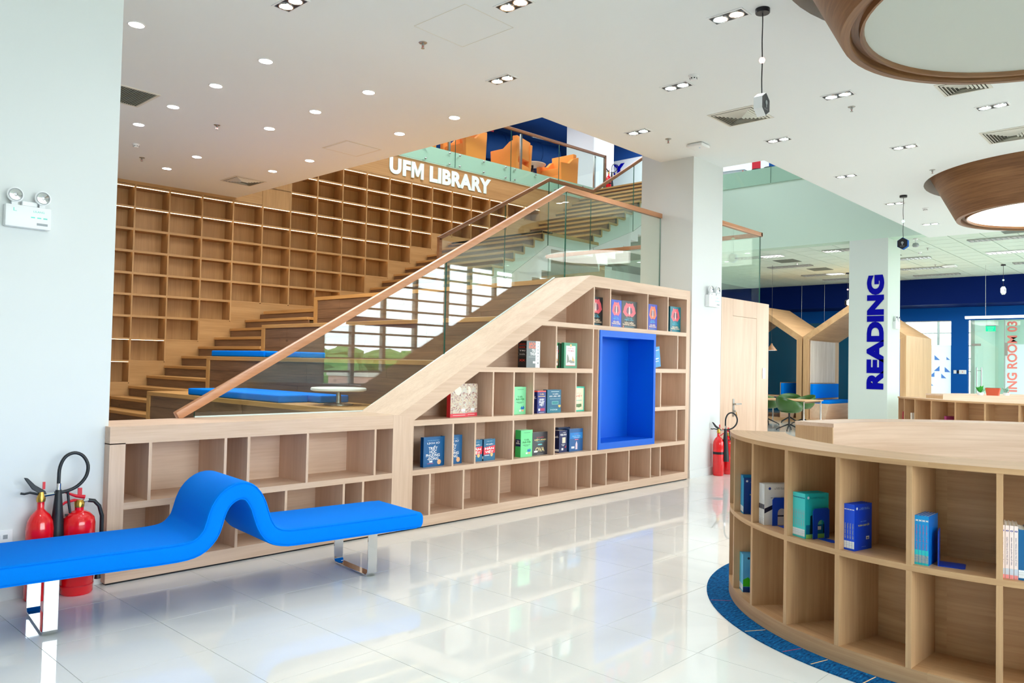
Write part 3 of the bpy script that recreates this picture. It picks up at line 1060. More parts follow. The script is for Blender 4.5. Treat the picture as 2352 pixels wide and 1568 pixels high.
div(7.229, 0.53, 1.928)
div(7.333, 0.53, 1.928, 0.018)
div(8.549, 0.53, 1.928, 0.018)
bx('filler_board', M['oak_z'], case, 7.24, 7.324, 5.50, 5.52, 0.53, 1.928)
# the blue seat niche is a lacquered box let into the bookcase
niche = root('seat_niche', 'bright blue lacquered open box set upright in the pale bookcase', 'niche', (7.94, 5.6, 0.53))
x0, x1, z0, z1, d1 = 7.343, 8.539, 0.532, 1.926, 5.814
bx('side_panel', M['niche'], niche, x0, x0 + 0.045, YB - 0.012, d1, z0, z1)
bx('side_panel', M['niche'], niche, x1 - 0.045, x1, YB - 0.012, d1, z0, z1)
bx('top_panel', M['niche'], niche, x0 + 0.045, x1 - 0.045, YB - 0.012, d1, z1 - 0.075, z1)
bx('bottom_panel', M['niche'], niche, x0 + 0.045, x1 - 0.045, YB - 0.012, d1, z0, z0 + 0.075)
bx('back_panel', M['niche'], niche, x0 + 0.045, x1 - 0.045, d1 - 0.02, d1, z0 + 0.075, z1 - 0.075)

# ================================================================== BLUE WAVE BENCH
bench = root('wave_bench', 'long blue upholstered bench with a hump in its middle on chrome legs', 'bench', (3.40, 4.67, 0), local=True)
bench.rotation_euler = (0, 0, atan2(-0.225, 1.94))
def smooth_curve(pts, n=6):
    out = []
    P = [Vector((p[0], 0, p[1])) for p in pts]
    for i in range(len(P) - 1):
        p0, p1, p2, p3 = P[max(i - 1, 0)], P[i], P[i + 1], P[min(i + 2, len(P) - 1)]
        for k in range(n):
            t = k / n
            q = 0.5 * (2 * p1 + (p2 - p0) * t + (2 * p0 - 5 * p1 + 4 * p2 - p3) * t * t + (3 * p1 - p0 - 3 * p2 + p3) * t ** 3)
            out.append((q.x, q.z))
    out.append((pts[-1][0], pts[-1][1]))
    return out
cen = [(-2.75, 0.358), (-2.1, 0.358), (-1.62, 0.358), (-1.42, 0.357), (-1.28, 0.362), (-1.20, 0.385), (-1.143, 0.44), (-1.118, 0.50), (-1.098, 0.57), (-1.065, 0.632), (-1.012, 0.676), (-0.952, 0.690), (-0.895, 0.668), (-0.85, 0.60), (-0.825, 0.53), (-0.795, 0.455), (-0.745, 0.395), (-0.66, 0.365), (-0.52, 0.36), (-0.2, 0.36), (0.1, 0.36), (0.375, 0.36)]
cl = smooth_curve(cen, 5)
HW, HT, RD = 0.315, 0.056, 0.030
cross = []
for cxx, czz, a0 in ((HW - RD, HT - RD, 0), (-HW + RD, HT - RD, 90), (-HW + RD, -HT + RD, 180), (HW - RD, -HT + RD, 270)):
    for k in range(5):
        a = radians(a0 + 22.5 * k)
        cross.append((cxx + RD * cos(a), czz + RD * sin(a)))
b = MB()
vs, fs = [], []
nc = len(cross)
N = len(cl)
secs = []
for i in range(N):
    p0, p1 = cl[max(i - 1, 0)], cl[min(i + 1, N - 1)]
    t = Vector((p1[0] - p0[0], 0, p1[1] - p0[1])).normalized()
    nv = Vector((-t.z, 0, t.x))
    secs.append((Vector((cl[i][0], 0, cl[i][1])), nv, t, 1.0))
rings = []
def ring(c, nv, inset):
    out = []
    for y, h in cross:
        yy = y - math.copysign(min(inset, abs(y)), y)
        hh = h - math.copysign(min(inset, abs(h)), h)
        out.append(c + Vector((0, yy, 0)) + nv * hh)
    return out
c, nv, t, _ = secs[0]
rings += [ring(c - t * 0.028, nv, 0.028), ring(c - t * 0.02, nv, 0.012), ring(c - t * 0.008, nv, 0.003)]
for c, nv, t, _ in secs:
    rings.append(ring(c, nv, 0))
rings += [ring(c + t * 0.008, nv, 0.003), ring(c + t * 0.02, nv, 0.012), ring(c + t * 0.028, nv, 0.028)]
for r in rings:
    vs += r
for i in range(len(rings) - 1):
    for k in range(nc):
        k2 = (k + 1) % nc
        fs.append((i * nc + k, (i + 1) * nc + k, (i + 1) * nc + k2, i * nc + k2))
fs.append(tuple(range(nc)))
fs.append(tuple((len(rings) - 1) * nc + k for k in range(nc - 1, -1, -1)))
b.add(vs, fs)
b.build('cushion', M['blue_fab'], bench, smooth=True, angle=60)
for sy in (-1, 1):      # piping along the two upper and lower edges
    for sz in (-1, 1):
        b = MB()
        pts = []
        for c, nv, t, _ in secs[::2]:
            pts.append(c + Vector((0, sy * (HW - 0.007), 0)) + nv * (sz * (HT - 0.007)))
        b.tube(pts, 0.0042, 6)
        b.build('piping', M['blue_fab'] if sy < 0 or sz > 0 else M['navy_black'], bench, smooth=True)
for u in (0.015, -1.952):
    pts = [(u, -0.25, 0.304), (u, -0.25, 0.03), (u, -0.225, 0.006), (u, 0.225, 0.006), (u, 0.25, 0.03), (u, 0.25, 0.304)]
    inn = [(0.238, 0.304), (0.238, 0.034), (0.221, 0.014), (-0.221, 0.014), (-0.238, 0.034), (-0.238, 0.304)]
    out = [(-0.25, 0.304), (-0.25, 0.026), (-0.228, 0.0), (0.228, 0.0), (0.25, 0.026), (0.25, 0.304)]
    MB().prism(out + inn, 'x', u - 0.036, u + 0.036).build('leg', M['chrome'], bench, bev=0.002, seg=1)
MB().box(0.40, 0.412, -0.24, -0.205, 0.315, 0.375).build('tag', M['grey_pl'], bench)

# ================================================================== FIRE EXTINGUISHERS
def co2(label, loc, rz, group=None, horn_tilt=0.0):
    r = root('fire_extinguisher', label, 'extinguisher', loc, local=True)
    r.rotation_euler = (0, 0, rz)
    MB().lathe([(0.066, 0.0), (0.076, 0.012), (0.0765, 0.43), (0.070, 0.475), (0.052, 0.515), (0.028, 0.54), (0.020, 0.55), (0.020, 0.60)], 32).build('cylinder', M['red'], r, smooth=True)
    MB().lathe([(0.0773, 0.30), (0.0773, 0.335)], 32, cap=False).build('label_band', M['navy_black'], r, smooth=True)
    MB().lathe([(0.024, 0.595), (0.026, 0.615), (0.018, 0.64), (0.016, 0.655)], 16).build('valve', M['brass'], r, smooth=True)
    b = MB()
    b.prism([(-0.01, 0.645), (0.03, 0.635), (0.02, 0.66), (-0.035, 0.70), (-0.075, 0.745), (-0.095, 0.748), (-0.085, 0.73), (-0.05, 0.675)], 'y', -0.012, 0.012)
    b.build('squeeze_lever', M['black'], r, bev=0.003, seg=1)
    MB().tube([(-0.01, 0, 0.64), (-0.06, 0, 0.655), (-0.09, 0, 0.65), (-0.11, 0, 0.655)], 0.007).build('carry_handle', M['black'], r, smooth=True)
    bx('pull_tag', M['red_dark'], r, 0.006, 0.02, -0.006, 0.006, 0.67, 0.715)
    MB().tube([(0.0, 0, 0.632), (0.07, 0, 0.638)], [0.014, 0.011]).build('hose_fitting', M['chrome'], r, smooth=True)
    pts = [(0.07, 0, 0.64), (0.14, 0.0, 0.648), (0.20, 0.0, 0.675), (0.245, 0, 0.73), (0.255, 0, 0.80), (0.225, 0, 0.862), (0.175, 0, 0.885), (0.125, 0, 0.862), (0.097, 0, 0.80), (0.093, 0, 0.72), (0.094, 0, 0.66)]
    P = []
    q = [Vector(p) for p in pts]
    for i in range(len(q) - 1):
        p0, p1, p2, p3 = q[max(i - 1, 0)], q[i], q[i + 1], q[min(i + 2, len(q) - 1)]
        for k in range(4):
            t = k / 4
            P.append(0.5 * (2 * p1 + (p2 - p0) * t + (2 * p0 - 5 * p1 + 4 * p2 - p3) * t * t + (3 * p1 - p0 - 3 * p2 + p3) * t ** 3))
    P.append(q[-1])
    MB().tube(P, 0.0105, 10).build('hose', M['black'], r, smooth=True)
    MB().tube([(0.094, 0, 0.70), (0.094, 0, 0.655)], 0.014, 12).build('hose_ferrule', M['chrome'], r, smooth=True)
    MB().lathe([(0.054, 0.20), (0.052, 0.25), (0.030, 0.52), (0.018, 0.655), (0.016, 0.66)], 20, (0.094, 0, 0)).build('horn', M['black'], r, smooth=True)
    MB().tube([(0.11, 0, 0.645), (0.145, 0, 0.645), (0.155, 0, 0.56), (0.165, 0, 0.50), (0.135, 0, 0.497)], 0.008).build('horn_grip', M['black'], r, smooth=True)
    return r
def powder(label, loc, rz):
    r = root('fire_extinguisher', label, 'extinguisher', loc, local=True)
    r.rotation_euler = (0, 0, rz)
    MB().lathe([(0.084, 0.0), (0.094, 0.012), (0.095, 0.44), (0.088, 0.475), (0.060, 0.505), (0.026, 0.52), (0.026, 0.545)], 32).build('cylinder', M['red'], r, smooth=True)
    MB().lathe([(0.0955, 0.055), (0.0958, 0.058), (0.0955, 0.061)], 32, cap=False).build('seam', M['red_dark'], r, smooth=True)
    MB().lathe([(0.028, 0.54), (0.03, 0.57), (0.02, 0.585)], 16).build('valve', M['brass'], r, smooth=True)
    MB().tube([(0.015, 0, 0.575), (-0.03, 0, 0.585), (-0.08, 0, 0.575), (-0.125, 0, 0.54)], [0.008, 0.009, 0.008, 0.006]).build('carry_handle', M['red_dark'], r, smooth=True)
    MB().tube([(0.03, 0, 0.60), (-0.02, 0, 0.61), (-0.095, 0, 0.645)], [0.013, 0.010, 0.005]).build('squeeze_lever', M['red_dark'], r, smooth=True)
    bx('pull_tag', M['red_dark'], r, -0.012, 0.012, -0.006, 0.006, 0.615, 0.66)
    MB().tube([(0.02, 0, 0.575), (0.055, 0, 0.577)], 0.011).build('hose_fitting', M['chrome'], r, smooth=True)
    MB().tube([(0.05, 0, 0.577), (0.085, 0, 0.57), (0.115, 0, 0.535), (0.133, 0, 0.47), (0.134, 0, 0.36), (0.128, 0, 0.22), (0.122, 0, 0.13)], 0.0125, 10).build('hose', M['black'], r, smooth=True)
    MB().lathe([(0.02, 0.07), (0.012, 0.14)], 12, (0.121, 0, 0)).build('nozzle', M['black'], r, smooth=True)
    return r
FACE = atan2(5.4, 1.7) - PI / 2
co2('red fire extinguisher with a black horn, behind the left end of the blue bench', (1.585, 5.40, 0), FACE + 0.2)
powder('stout red fire extinguisher with a curved hose, beside the near end of the bookcase', (1.80, 5.385, 0), FACE + 0.2)
e3 = co2('red fire extinguisher with a leaning black horn at the middle column', (10.10, 5.335, 0), -0.9)
powder('red fire extinguisher half hidden behind the curved shelf, by the closet door', (10.38, 5.33, 0), -0.6)
co2('small distant fire extinguisher on the upper floor before the blue lettering', (17.6, 12.75, 6.28), -0.5)

# emergency twin-spot lamps on the columns
def emergency(label, loc, s=1.0):
    r = root('emergency_light', label, 'emergency light', loc, local=True)
    r.scale = (s, s, s)
    bx('housing', M['white_pl'], r, -0.125, 0.125, -0.055, 0, 0, 0.135, bev=0.008, seg=2)
    for sx in (-0.075, 0.075):
        o = MB().lathe([(0.0, -0.024), (0.028, -0.020), (0.044, -0.004), (0.046, 0.012), (0.040, 0.016)], 24, (0, 0, 0), Matrix.Translation((sx, -0.04, 0.195)) @ Matrix.Rotation(radians(90), 4, 'X')).build('spot_head', M['white_pl'], r, smooth=True)
        mt = Matrix.Translation((sx, -0.04, 0.195)) @ Matrix.Rotation(radians(90), 4, 'X')
        MB().lathe([(0.034, 0.0165), (0.034, 0.020), (0.038, 0.020), (0.038, 0.0165)], 24, (0, 0, 0), mt, cap=False).build('spot_rim', M['grey_pl'], o, smooth=True)
        MB().lathe([(0.0, 0.010), (0.012, 0.020), (0.033, 0.0172)], 24, (0, 0, 0), mt, cap=False).build('spot_reflector', M['chrome'], o, smooth=True)
        bx('spot_bracket', M['white_pl'], o, sx - 0.016, sx + 0.016, -0.045, -0.02, 0.135, 0.155)
    bx('bridge', M['white_pl'], r, -0.035, 0.05, -0.04, -0.01, 0.135, 0.165, bev=0.004)
    bx('status_window', M['grey_pl'], r, 0.045, 0.105, -0.0565, -0.055, 0.022, 0.036)
    letters('lettering', 'LILANG', M['mint_pr'], r, (0.055, -0.0557, 0.105), (1, 0, 0), (0, 0, 1), w=0.06, h=0.012, org=(0, 0, 0))
    letters('lettering', 'L', M['mint_pr'], r, (-0.075, -0.0557, 0.105), (1, 0, 0), (0, 0, 1), w=0.018, h=0.02, org=(0, 0, 0))
    for k in range(3):
        bx('symbol', M['mint_pr'], r, 0.012 + k * 0.034, 0.034 + k * 0.034, -0.0558, -0.055, 0.064, 0.071)
    return r
emergency('white twin-spot emergency light on the near left column', (1.471, 5.5, 2.28))
em = emergency('white twin-spot emergency light on the middle column above the extinguishers', (10.02, 5.446, 2.375), 1.25)
emergency('small white emergency light on the narrow side of the READING column', (18.5, 5.515, 2.47), 1.2)
o = root('wall_socket', 'white double wall socket low on the near left column', 'socket', (1.40, 5.5, 0.39))
bx('plate', M['white_pl'], o, 1.345, 1.465, 5.49, 5.5, 0.345, 0.43, bev=0.003)
for x in (1.385, 1.425):
    bx('outlet', M['grey_pl'], o, x - 0.012, x + 0.012, 5.488, 5.491, 0.375, 0.40)

# ================================================================== DRUM LAMPS
def drum(label, x, y, lit):
    r = root('drum_lamp', label, 'ceiling lamp', (x, y, 3.85), local=True)
    seg = 72
    MB().lathe([(1.30, -0.004), (1.355, 0.0), (1.362, 0.012), (1.68, 0.64), (1.80, 0.876)], seg, cap=False).build('shade', M['drum'], r, smooth=True, angle=30)
    MB().lathe([(1.20, 0.045), (1.212, 0.012), (1.23, 0.010), (1.238, 0.05), (1.288, 0.05), (1.296, 0.0), (1.302, -0.002)], seg, cap=False).build('trim_ring', M['drum'], r, smooth=True, angle=30)
    b = MB()
    b.lathe([(0.0, 0.042), (1.21, 0.042)], seg, cap=False)
    b.build('diffuser', M['drum_on'] if lit else M['lamp_off'], r)
    return r
drum('huge round oak drum lamp, unlit, nearest overhead', 6.0, 0.75, False)
drum('huge round oak drum lamp with a glowing disc, further along the ceiling', 13.7, 1.8, True)

# ================================================================== CEILING FITTINGS
DL = {'front': [(2.69, 7.09)], 'left': [(3.87, 6.96), (3.88, 8.01), (3.89, 9.08), (3.91, 10.12)], 'middle': [(5.06, 6.89), (5.06, 7.92), (5.06, 8.96), (5.11, 11.07), (5.13, 12.13)], 'right': [(6.25, 6.8), (6.25, 7.83), (6.27, 9.93), (6.26, 10.95)]}
WORD = ['nearest', 'second', 'third', 'fourth', 'fifth']
proto = None
for row, ps in DL.items():
    for i, (x, y) in enumerate(ps):
        lab = 'round white downlight beside the tall white column, alone in its row' if row == 'front' else 'round white downlight over the stairs, %s in the %s row' % (WORD[i], row)
        if proto is None:
            proto = root('downlight', lab, 'ceiling light', (x, y, ZC), 'round downlights over the stairs', local=True)
            MB().lathe([(0.062, -0.001), (0.064, -0.005), (0.074, -0.004), (0.076, 0.0)], 28, cap=False).build('rim', M['white_pl'], proto, smooth=True)
            b = MB(); b.lathe([(0.0, -0.004), (0.063, -0.003)], 28, cap=False)
            b.build('diffuser', M['lamp_on'], proto)
        else:
            dup(proto, (x, y, ZC), label=lab)
DB = [(3.36, 5.67, 'above the stairs at the top edge of the picture'), (4.56, 4.28, 'beside the ceiling hatch'), (5.87, 3.06, 'beside the nearest hexagon pendant'),
      (5.71, 5.5, 'between the hatch and the stair opening'), (7.01, 4.23, 'beside the smoke detector in mid ceiling'), (8.32, 3.06, 'below the unlit drum lamp, beside a sprinkler'),
      (9.71, 1.91, 'far right, before the slatted vent at the right edge'), (8.09, 5.42, 'nearest the corner of the stair opening'), (9.48, 4.23, 'beside the opening right of the middle column'),
      (10.78, 3.11, 'between the two drum lamps'), (11.87, 4.24, 'near the edge of the hall opening'), (14.31, 4.28, 'behind the cord of the second hexagon pendant'), (16.7, 4.33, 'farthest along the hall opening'),
      (3.36, 3.06, 'above the camera side, before the wave bench'), (2.2, 4.25, 'directly over the wave bench'), (2.2, 1.9, 'behind the camera side of the wave bench'), (3.4, 0.6, 'over the left flank of the curved bookcase'), (1.0, 3.1, 'nearest the viewer on the left')]  # last five unseen, added along the grid to light the curved bookcase
proto = None
for x, y, w in DB:
    lab = 'twin square framed downlight ' + w
    if proto is None:
        proto = root('twin_downlight', lab, 'ceiling light', (x, y, ZC), 'twin downlights in the hall ceiling', local=True)
        b = MB()
        for q in ((-0.085, -0.07, -0.16, 0.16), (0.07, 0.085, -0.16, 0.16), (-0.07, 0.07, -0.16, -0.145), (-0.07, 0.07, 0.145, 0.16)):
            b.box(*q, -0.006, 0.0)
        b.build('frame', M['white_pl'], proto)
        bx('well', M['navy_black'], proto, -0.07, 0.07, -0.145, 0.145, -0.0015, -0.0005)
        for s in (-0.072, 0.072):
            o = MB().lathe([(0.052, -0.003), (0.054, -0.010), (0.063, -0.010), (0.065, -0.002)], 24, (0, s, 0), cap=False).build('lamp_ring', M['chrome'], proto, smooth=True)
            b = MB(); b.lathe([(0.0, -0.008), (0.053, -0.006)], 24, (0, s, 0), cap=False)
            b.build('lamp_lens', M['spot_on'], o)
    else:
        dup(proto, (x, y, ZC), label=lab)
SP = [(4.58, 5.43, 0, 'near the ceiling hatch'), (4.56, 9.35, 0, 'among the round downlights'), (4.61, 11.77, 0, 'by the lit shelf wall'), (8.78, 3.08, 0, 'under the twin downlight by the unlit drum lamp'), (8.58, 5.29, 0, 'near the middle column'), (12.25, 3.16, 0, 'between the lit drum lamp and the hall opening'),
      (20.0, 5.25, 0.02, 'on the tiled ceiling over the security camera'), (20.9, 8.75, 0.02, 'on the tiled ceiling left of the READING column'), (23.2, 5.9, 0.02, 'on the tiled ceiling before the navy wall')]
proto = None
for x, y, dz, w in SP:
    lab = 'small metal sprinkler head ' + w
    if proto is None:
        proto = root('sprinkler', lab, 'sprinkler', (x, y, ZC), 'ceiling sprinklers', local=True)
        MB().lathe([(0.0, -0.006), (0.034, -0.005), (0.04, 0.0)], 20).build('escutcheon', M['steel'], proto, smooth=True)
        MB().lathe([(0.012, -0.03), (0.012, -0.005)], 10).tube([(0.01, 0, -0.03), (0.012, 0, -0.05)], 0.003, 6).tube([(-0.01, 0, -0.03), (-0.012, 0, -0.05)], 0.003, 6).build('frame', M['steel'], proto)
        MB().lathe([(0.016, -0.055), (0.016, -0.052)], 14).build('deflector', M['steel'], proto)
        MB().lathe([(0.003, -0.05), (0.003, -0.03)], 8).build('bulb', M['red_dark'], proto)
    else:
        dup(proto, (x, y, ZC + dz), label=lab)
SM = [(4.26, 11.09, 0, 'by the left row of round downlights'), (6.86, 3.95, 0, 'beside a twin downlight in mid ceiling'), (15.05, 3.99, 0, 'left of the lit drum lamp'), (20.6, 5.58, 0.02, 'on the tiled ceiling by the security camera')]
proto = None
for x, y, dz, w in SM:
    lab = 'white smoke detector ' + w
    if proto is None:
        proto = root('smoke_detector', lab, 'smoke detector', (x, y, ZC), 'smoke detectors', local=True)
        MB().lathe([(0.045, -0.012), (0.052, -0.004), (0.052, 0.0)], 24).build('base', M['white_pl'], proto, smooth=True)
        MB().lathe([(0.0, -0.046), (0.028, -0.045), (0.036, -0.034), (0.04, -0.012)], 24).build('chamber', M['white_pl'], proto, smooth=True)
        for k in range(8):
            a = 2 * PI * k / 8
            MB().box(-0.006, 0.006, -0.0015, 0.0015, -0.036, -0.026, mat=Matrix.Rotation(a, 4, 'Z') @ Matrix.Translation((0, -0.0365, 0))).build('vent_slot', M['dark'], proto)
    else:
        dup(proto, (x, y, ZC + dz), label=lab)
r = root('access_point', 'flat rounded white wifi unit on the ceiling before the middle column', 'wifi unit', (9.04, 5.12, ZC), local=True)
MB().box(-0.115, 0.115, -0.115, 0.115, -0.045, -0.004).build('body', M['white_pl'], r, bev=0.025, seg=3)
bx('logo', M['pale_blue'], r, -0.01, 0.01, -0.03, -0.012, -0.0456, -0.0448)
r = root('access_point', 'flat rounded white wifi unit on the tiled ceiling of the hall', 'wifi unit', (23.5, 5.62, 4.45), local=True)
MB().box(-0.16, 0.16, -0.16, 0.16, -0.05, -0.004).build('body', M['white_pl'], r, bev=0.03, seg=3)

def diffuser(label, x, y, s, z=ZC):
    r = root('air_diffuser', label, 'air vent', (x, y, z), local=True)
    bx('core', M['vent_dark'], r, -s, s, -s, s, -0.0015, -0.0005)
    k = 0
    q = s
    while q > 0.04:
        w = 0.03 if k == 0 else 0.014
        b = MB()
        o, i = q, q - w
        z0, z1 = -0.004 - 0.006 * min(k, 1), -0.012 - 0.003 * k
        vs = [(sx * o, sy * o, z0) for sx, sy in ((-1, -1), (1, -1), (1, 1), (-1, 1))] + [(sx * i, sy * i, z1 if k else z0 - 0.004) for sx, sy in ((-1, -1), (1, -1), (1, 1), (-1, 1))]
        vs += [(p[0], p[1], p[2] + 0.003) for p in vs]
        fs = []
        for j in range(4):
            n = (j + 1) % 4
            fs += [(j, j + 4, n + 4, n), (j + 8, n + 8, n + 12, j + 12), (j, n, n + 8, j + 8), (j + 4, j + 12, n + 12, n + 4)]
        b.add(vs, fs)
        b.build('vane' if k else 'rim', M['vent'], r)
        q -= 0.032 if k else 0.044
        k += 1
    return r
diffuser('square slatted air vent behind the nearest hexagon pendant', 8.32, 4.17, 0.28)
diffuser('square slatted air vent over the stairs near the lit shelf wall', 6.31, 11.95, 0.27)
diffuser('square slatted air vent at the right edge of the ceiling', 11.0, 1.95, 0.30)
diffuser('square slatted air vent half hidden behind the unlit drum lamp', 8.85, 2.0, 0.22)
r = root('return_grille', 'large grey return air grille beside the tall left column', 'air vent', (3.3, 9.1, ZC), local=True)
b = MB()
for q in ((-0.32, 0.32, -0.32, -0.29), (-0.32, 0.32, 0.29, 0.32), (-0.32, -0.29, -0.29, 0.29), (0.29, 0.32, -0.29, 0.29)):
    b.box(*q, -0.008, 0)
b.build('rim', M['vent'], r)
bx('backing', M['vent_dark'], r, -0.29, 0.29, -0.29, 0.29, -0.001, 0)
for k in range(24):
    x = -0.28 + k * 0.0243
    bx('slat', M['grille'], r, x - 0.006, x + 0.006, -0.29, 0.29, -0.007, -0.003)
r = root('speaker_panel', 'square perforated beige ceiling panel above the lettering', 'ceiling panel', (6.28, 8.9, ZC), local=True)
bx('frame', M['vent'], r, -0.29, 0.29, -0.29, 0.29, -0.003, 0)
bx('perforated_sheet', M['ceil'], r, -0.262, 0.262, -0.262, 0.262, -0.006, -0.003)
b = MB()
for k in range(30):
    b.box(-0.262 + k * 0.0175, -0.254 + k * 0.0175, -0.268, -0.264, -0.0036, -0.0025)
    b.box(0.264, 0.268, -0.262 + k * 0.0175, -0.254 + k * 0.0175, -0.0036, -0.0025)
tag(b.build('perforation', M['vent_dark'], r), kind='stuff')

# hexagonal hanging signs
def hexsign(label, x, y, z, drop, rz, s, face, side, bead, zc=ZC, tags=True):
    r = root('hexagon_pendant', label, 'hanging sign', (x, y, z), local=True)
    r.rotation_euler = (0, 0, rz)
    h = zc - z
    MB().lathe([(0.055, -0.035), (0.058, -0.03), (0.058, 0.0)], 24, (0, 0, h)).build('ceiling_cup', M['navy_black'], r, smooth=True)
    pts = [(0.004 * sin(k * 1.1), 0, h - 0.03 - (h - 0.03 - s) * k / 12) for k in range(13)]
    MB().tube(pts, 0.0045, 6).build('cord', M['navy_black'], r, smooth=True)
    MB().lathe([(0.0, -0.026), (0.018, -0.019), (0.026, 0), (0.018, 0.019), (0.0, 0.026)], 14, (0, 0, h - drop)).build('bead', M[bead], r, smooth=True)
    hexa = [(s * 0.92 * sin(k * PI / 3), s * cos(k * PI / 3)) for k in range(6)]
    MB().prism(hexa, 'y', -0.035, 0.035).build('hexagon_box', M[side], r)
    MB().prism([(p[0] * 0.94, p[1] * 0.94) for p in hexa], 'y', -0.038, -0.035).build('face_plate', M[face], r)
    MB().lathe([(0.0, 0.0), (s * 0.2, 0.0), (s * 0.2, 0.004), (0, 0.004)], 12, (0, 0, 0), Matrix.Translation((0, -0.038, s * 0.12)) @ Matrix.Rotation(PI / 2, 4, 'X')).build('emblem', M['grey_pl'], r)
    MB().box(-s * 0.06, s * 0.06, -0.042, -0.038, -s * 0.3, s * 0.0).build('emblem', M['grey_pl'], r)
    if tags:
        letters('lettering', 'READING', M['grey_pl'], r, (0, -0.039, -s * 0.45), (1, 0, 0), (0, 0, 1), w=s * 0.7, h=s * 0.12, org=(0, 0, 0))
    return r
hexsign('black hexagon pendant sign with pink bead on its cord, nearest', 5.93, 2.79, 3.645, 0.42, 0.05, 0.095, 'navy_black', 'white_pl', 'bead_pink')
hexsign('blue hexagon pendant sign with mint bead beside the READING column', 13.75, 3.98, 3.63, 0.43, -1.6, 0.10, 'navy_black', 'blue_mid', 'bead_mint')
hexsign('white hexagon pendant sign far off before the navy wall', 24.1, 4.48, 3.75, 0.42, -0.2, 0.11, 'white_pl', 'white_pl', 'bead_mint', 4.45, False)
hexsign('white hexagon pendant sign half hidden behind the READING column', 23.8, 8.42, 3.55, 0.5, -0.4, 0.11, 'white_pl', 'navy_black', 'bead_pink', 4.45, False)

# ================================================================== CURVED BOOKCASES
def curved(label, cx, cy, r0, r1, a0, a1, divs, top=1.08, mid=True, org_z=0.0):
    r = root('curved_bookcase', label, 'bookcase', (cx, cy, 0), local=True)
    n = max(12, int(abs(a1 - a0) / 3))
    def A(name, m, *q, seg=n):
        return MB().arc(0, 0, *q, seg=seg).build(name, m, r, smooth=True, angle=25)
    A('plinth', M['tan_c'], r0, r1, a0, a1, 0.0, 0.092)
    A('top_board', M['tan_c'], r0 - 0.003, r1 + 0.004, a0 - 0.4, a1, top - 0.026, top)
    A('back_panel', M['tan_c'], r0, r0 + 0.018, a0, a1, 0.092, top - 0.026)
    if mid:
        A('shelf_board', M['tan_c'], r0 + 0.018, r1 - 0.001, a0, a1, 0.553, 0.582)
    w = 0.026
    for a in divs:
        for z0, z1 in (((0.092, 0.553), (0.582, top - 0.026)) if mid else ((0.092, top - 0.026),)):
            mt = Matrix.Rotation(radians(a), 4, 'Z')
            MB().box(r0 + 0.018, r1 - 0.0005, -w / 2, w / 2, z0, z1, mat=mt).build('divider', M['tan_z'], r)
    return r
CX, CY, RO = 5.72, 1.06, 1.655
DIVS = [127.2, 139.75, 152.1, 164.45, 177.1, 190.0, 202.6, 215.2, 227.8]
curved('near curved oak bookcase with two tiers of open compartments on a blue carpet edge', CX, CY, 1.30, RO, 115.2, 240, [115.75] + DIVS + [239.5])
carpet = root('carpet', 'dark blue streaked carpet ring showing round the foot of the near curved bookcase', 'carpet', (CX, CY, 0), local=True)
MB().arc(0, 0, 0.2, 1.80, 88, 250, 0.0005, 0.007, seg=60).build('pile', M['carpet'], carpet)
for a, m in ((127.5, 'fleck_red'), (146.5, 'fleck'), (157, 'fleck_red'), (163, 'fleck'), (172, 'fleck'), (181, 'fleck_red')):
    mt = Matrix.Rotation(radians(a), 4, 'Z')
    MB().box(1.665, 1.795, -0.003, 0.003, 0.006, 0.0076, mat=mt).build('fleck', M[m], carpet)

def counter(label, cx, cy, r0, r1, a0, a1, top=1.08):
    r = root('curved_counter', label, 'counter', (cx, cy, 0), local=True)
    n = max(16, int(abs(a1 - a0) / 3))
    MB().arc(0, 0, r0, r1, a1, a0, 0, top - 0.03, seg=n).build('carcass', M['oak_c'], r, smooth=True, angle=25)
    MB().arc(0, 0, r0 - 0.006, r1 + 0.006, a1, a0 + 0.3, top - 0.03, top, seg=n).build('top_board', M['oak_c'], r, smooth=True, angle=25)
    mt = Matrix.Rotation(radians(a0), 4, 'Z')
    MB().box(r0, r1, 0, 0.015, 0, top - 0.03, mat=mt).build('end_panel', M['tan_z'], r)
    return r
counter('curved pale oak counter behind the near bookcase, its inner side facing us', 6.2, 0.392, 1.973, 2.29, 85.0, -60)
curved('distant curved bookcase in front of the READING column', 15.813, 2.31, 1.95, 2.27, 115, 262, [116, 125, 135, 145.5, 157, 168.5, 180, 192, 204, 216, 230])
counter('farthest curved counter with small potted plants on top', 17.70, 1.65, 2.72, 3.04, 88.0, -40)

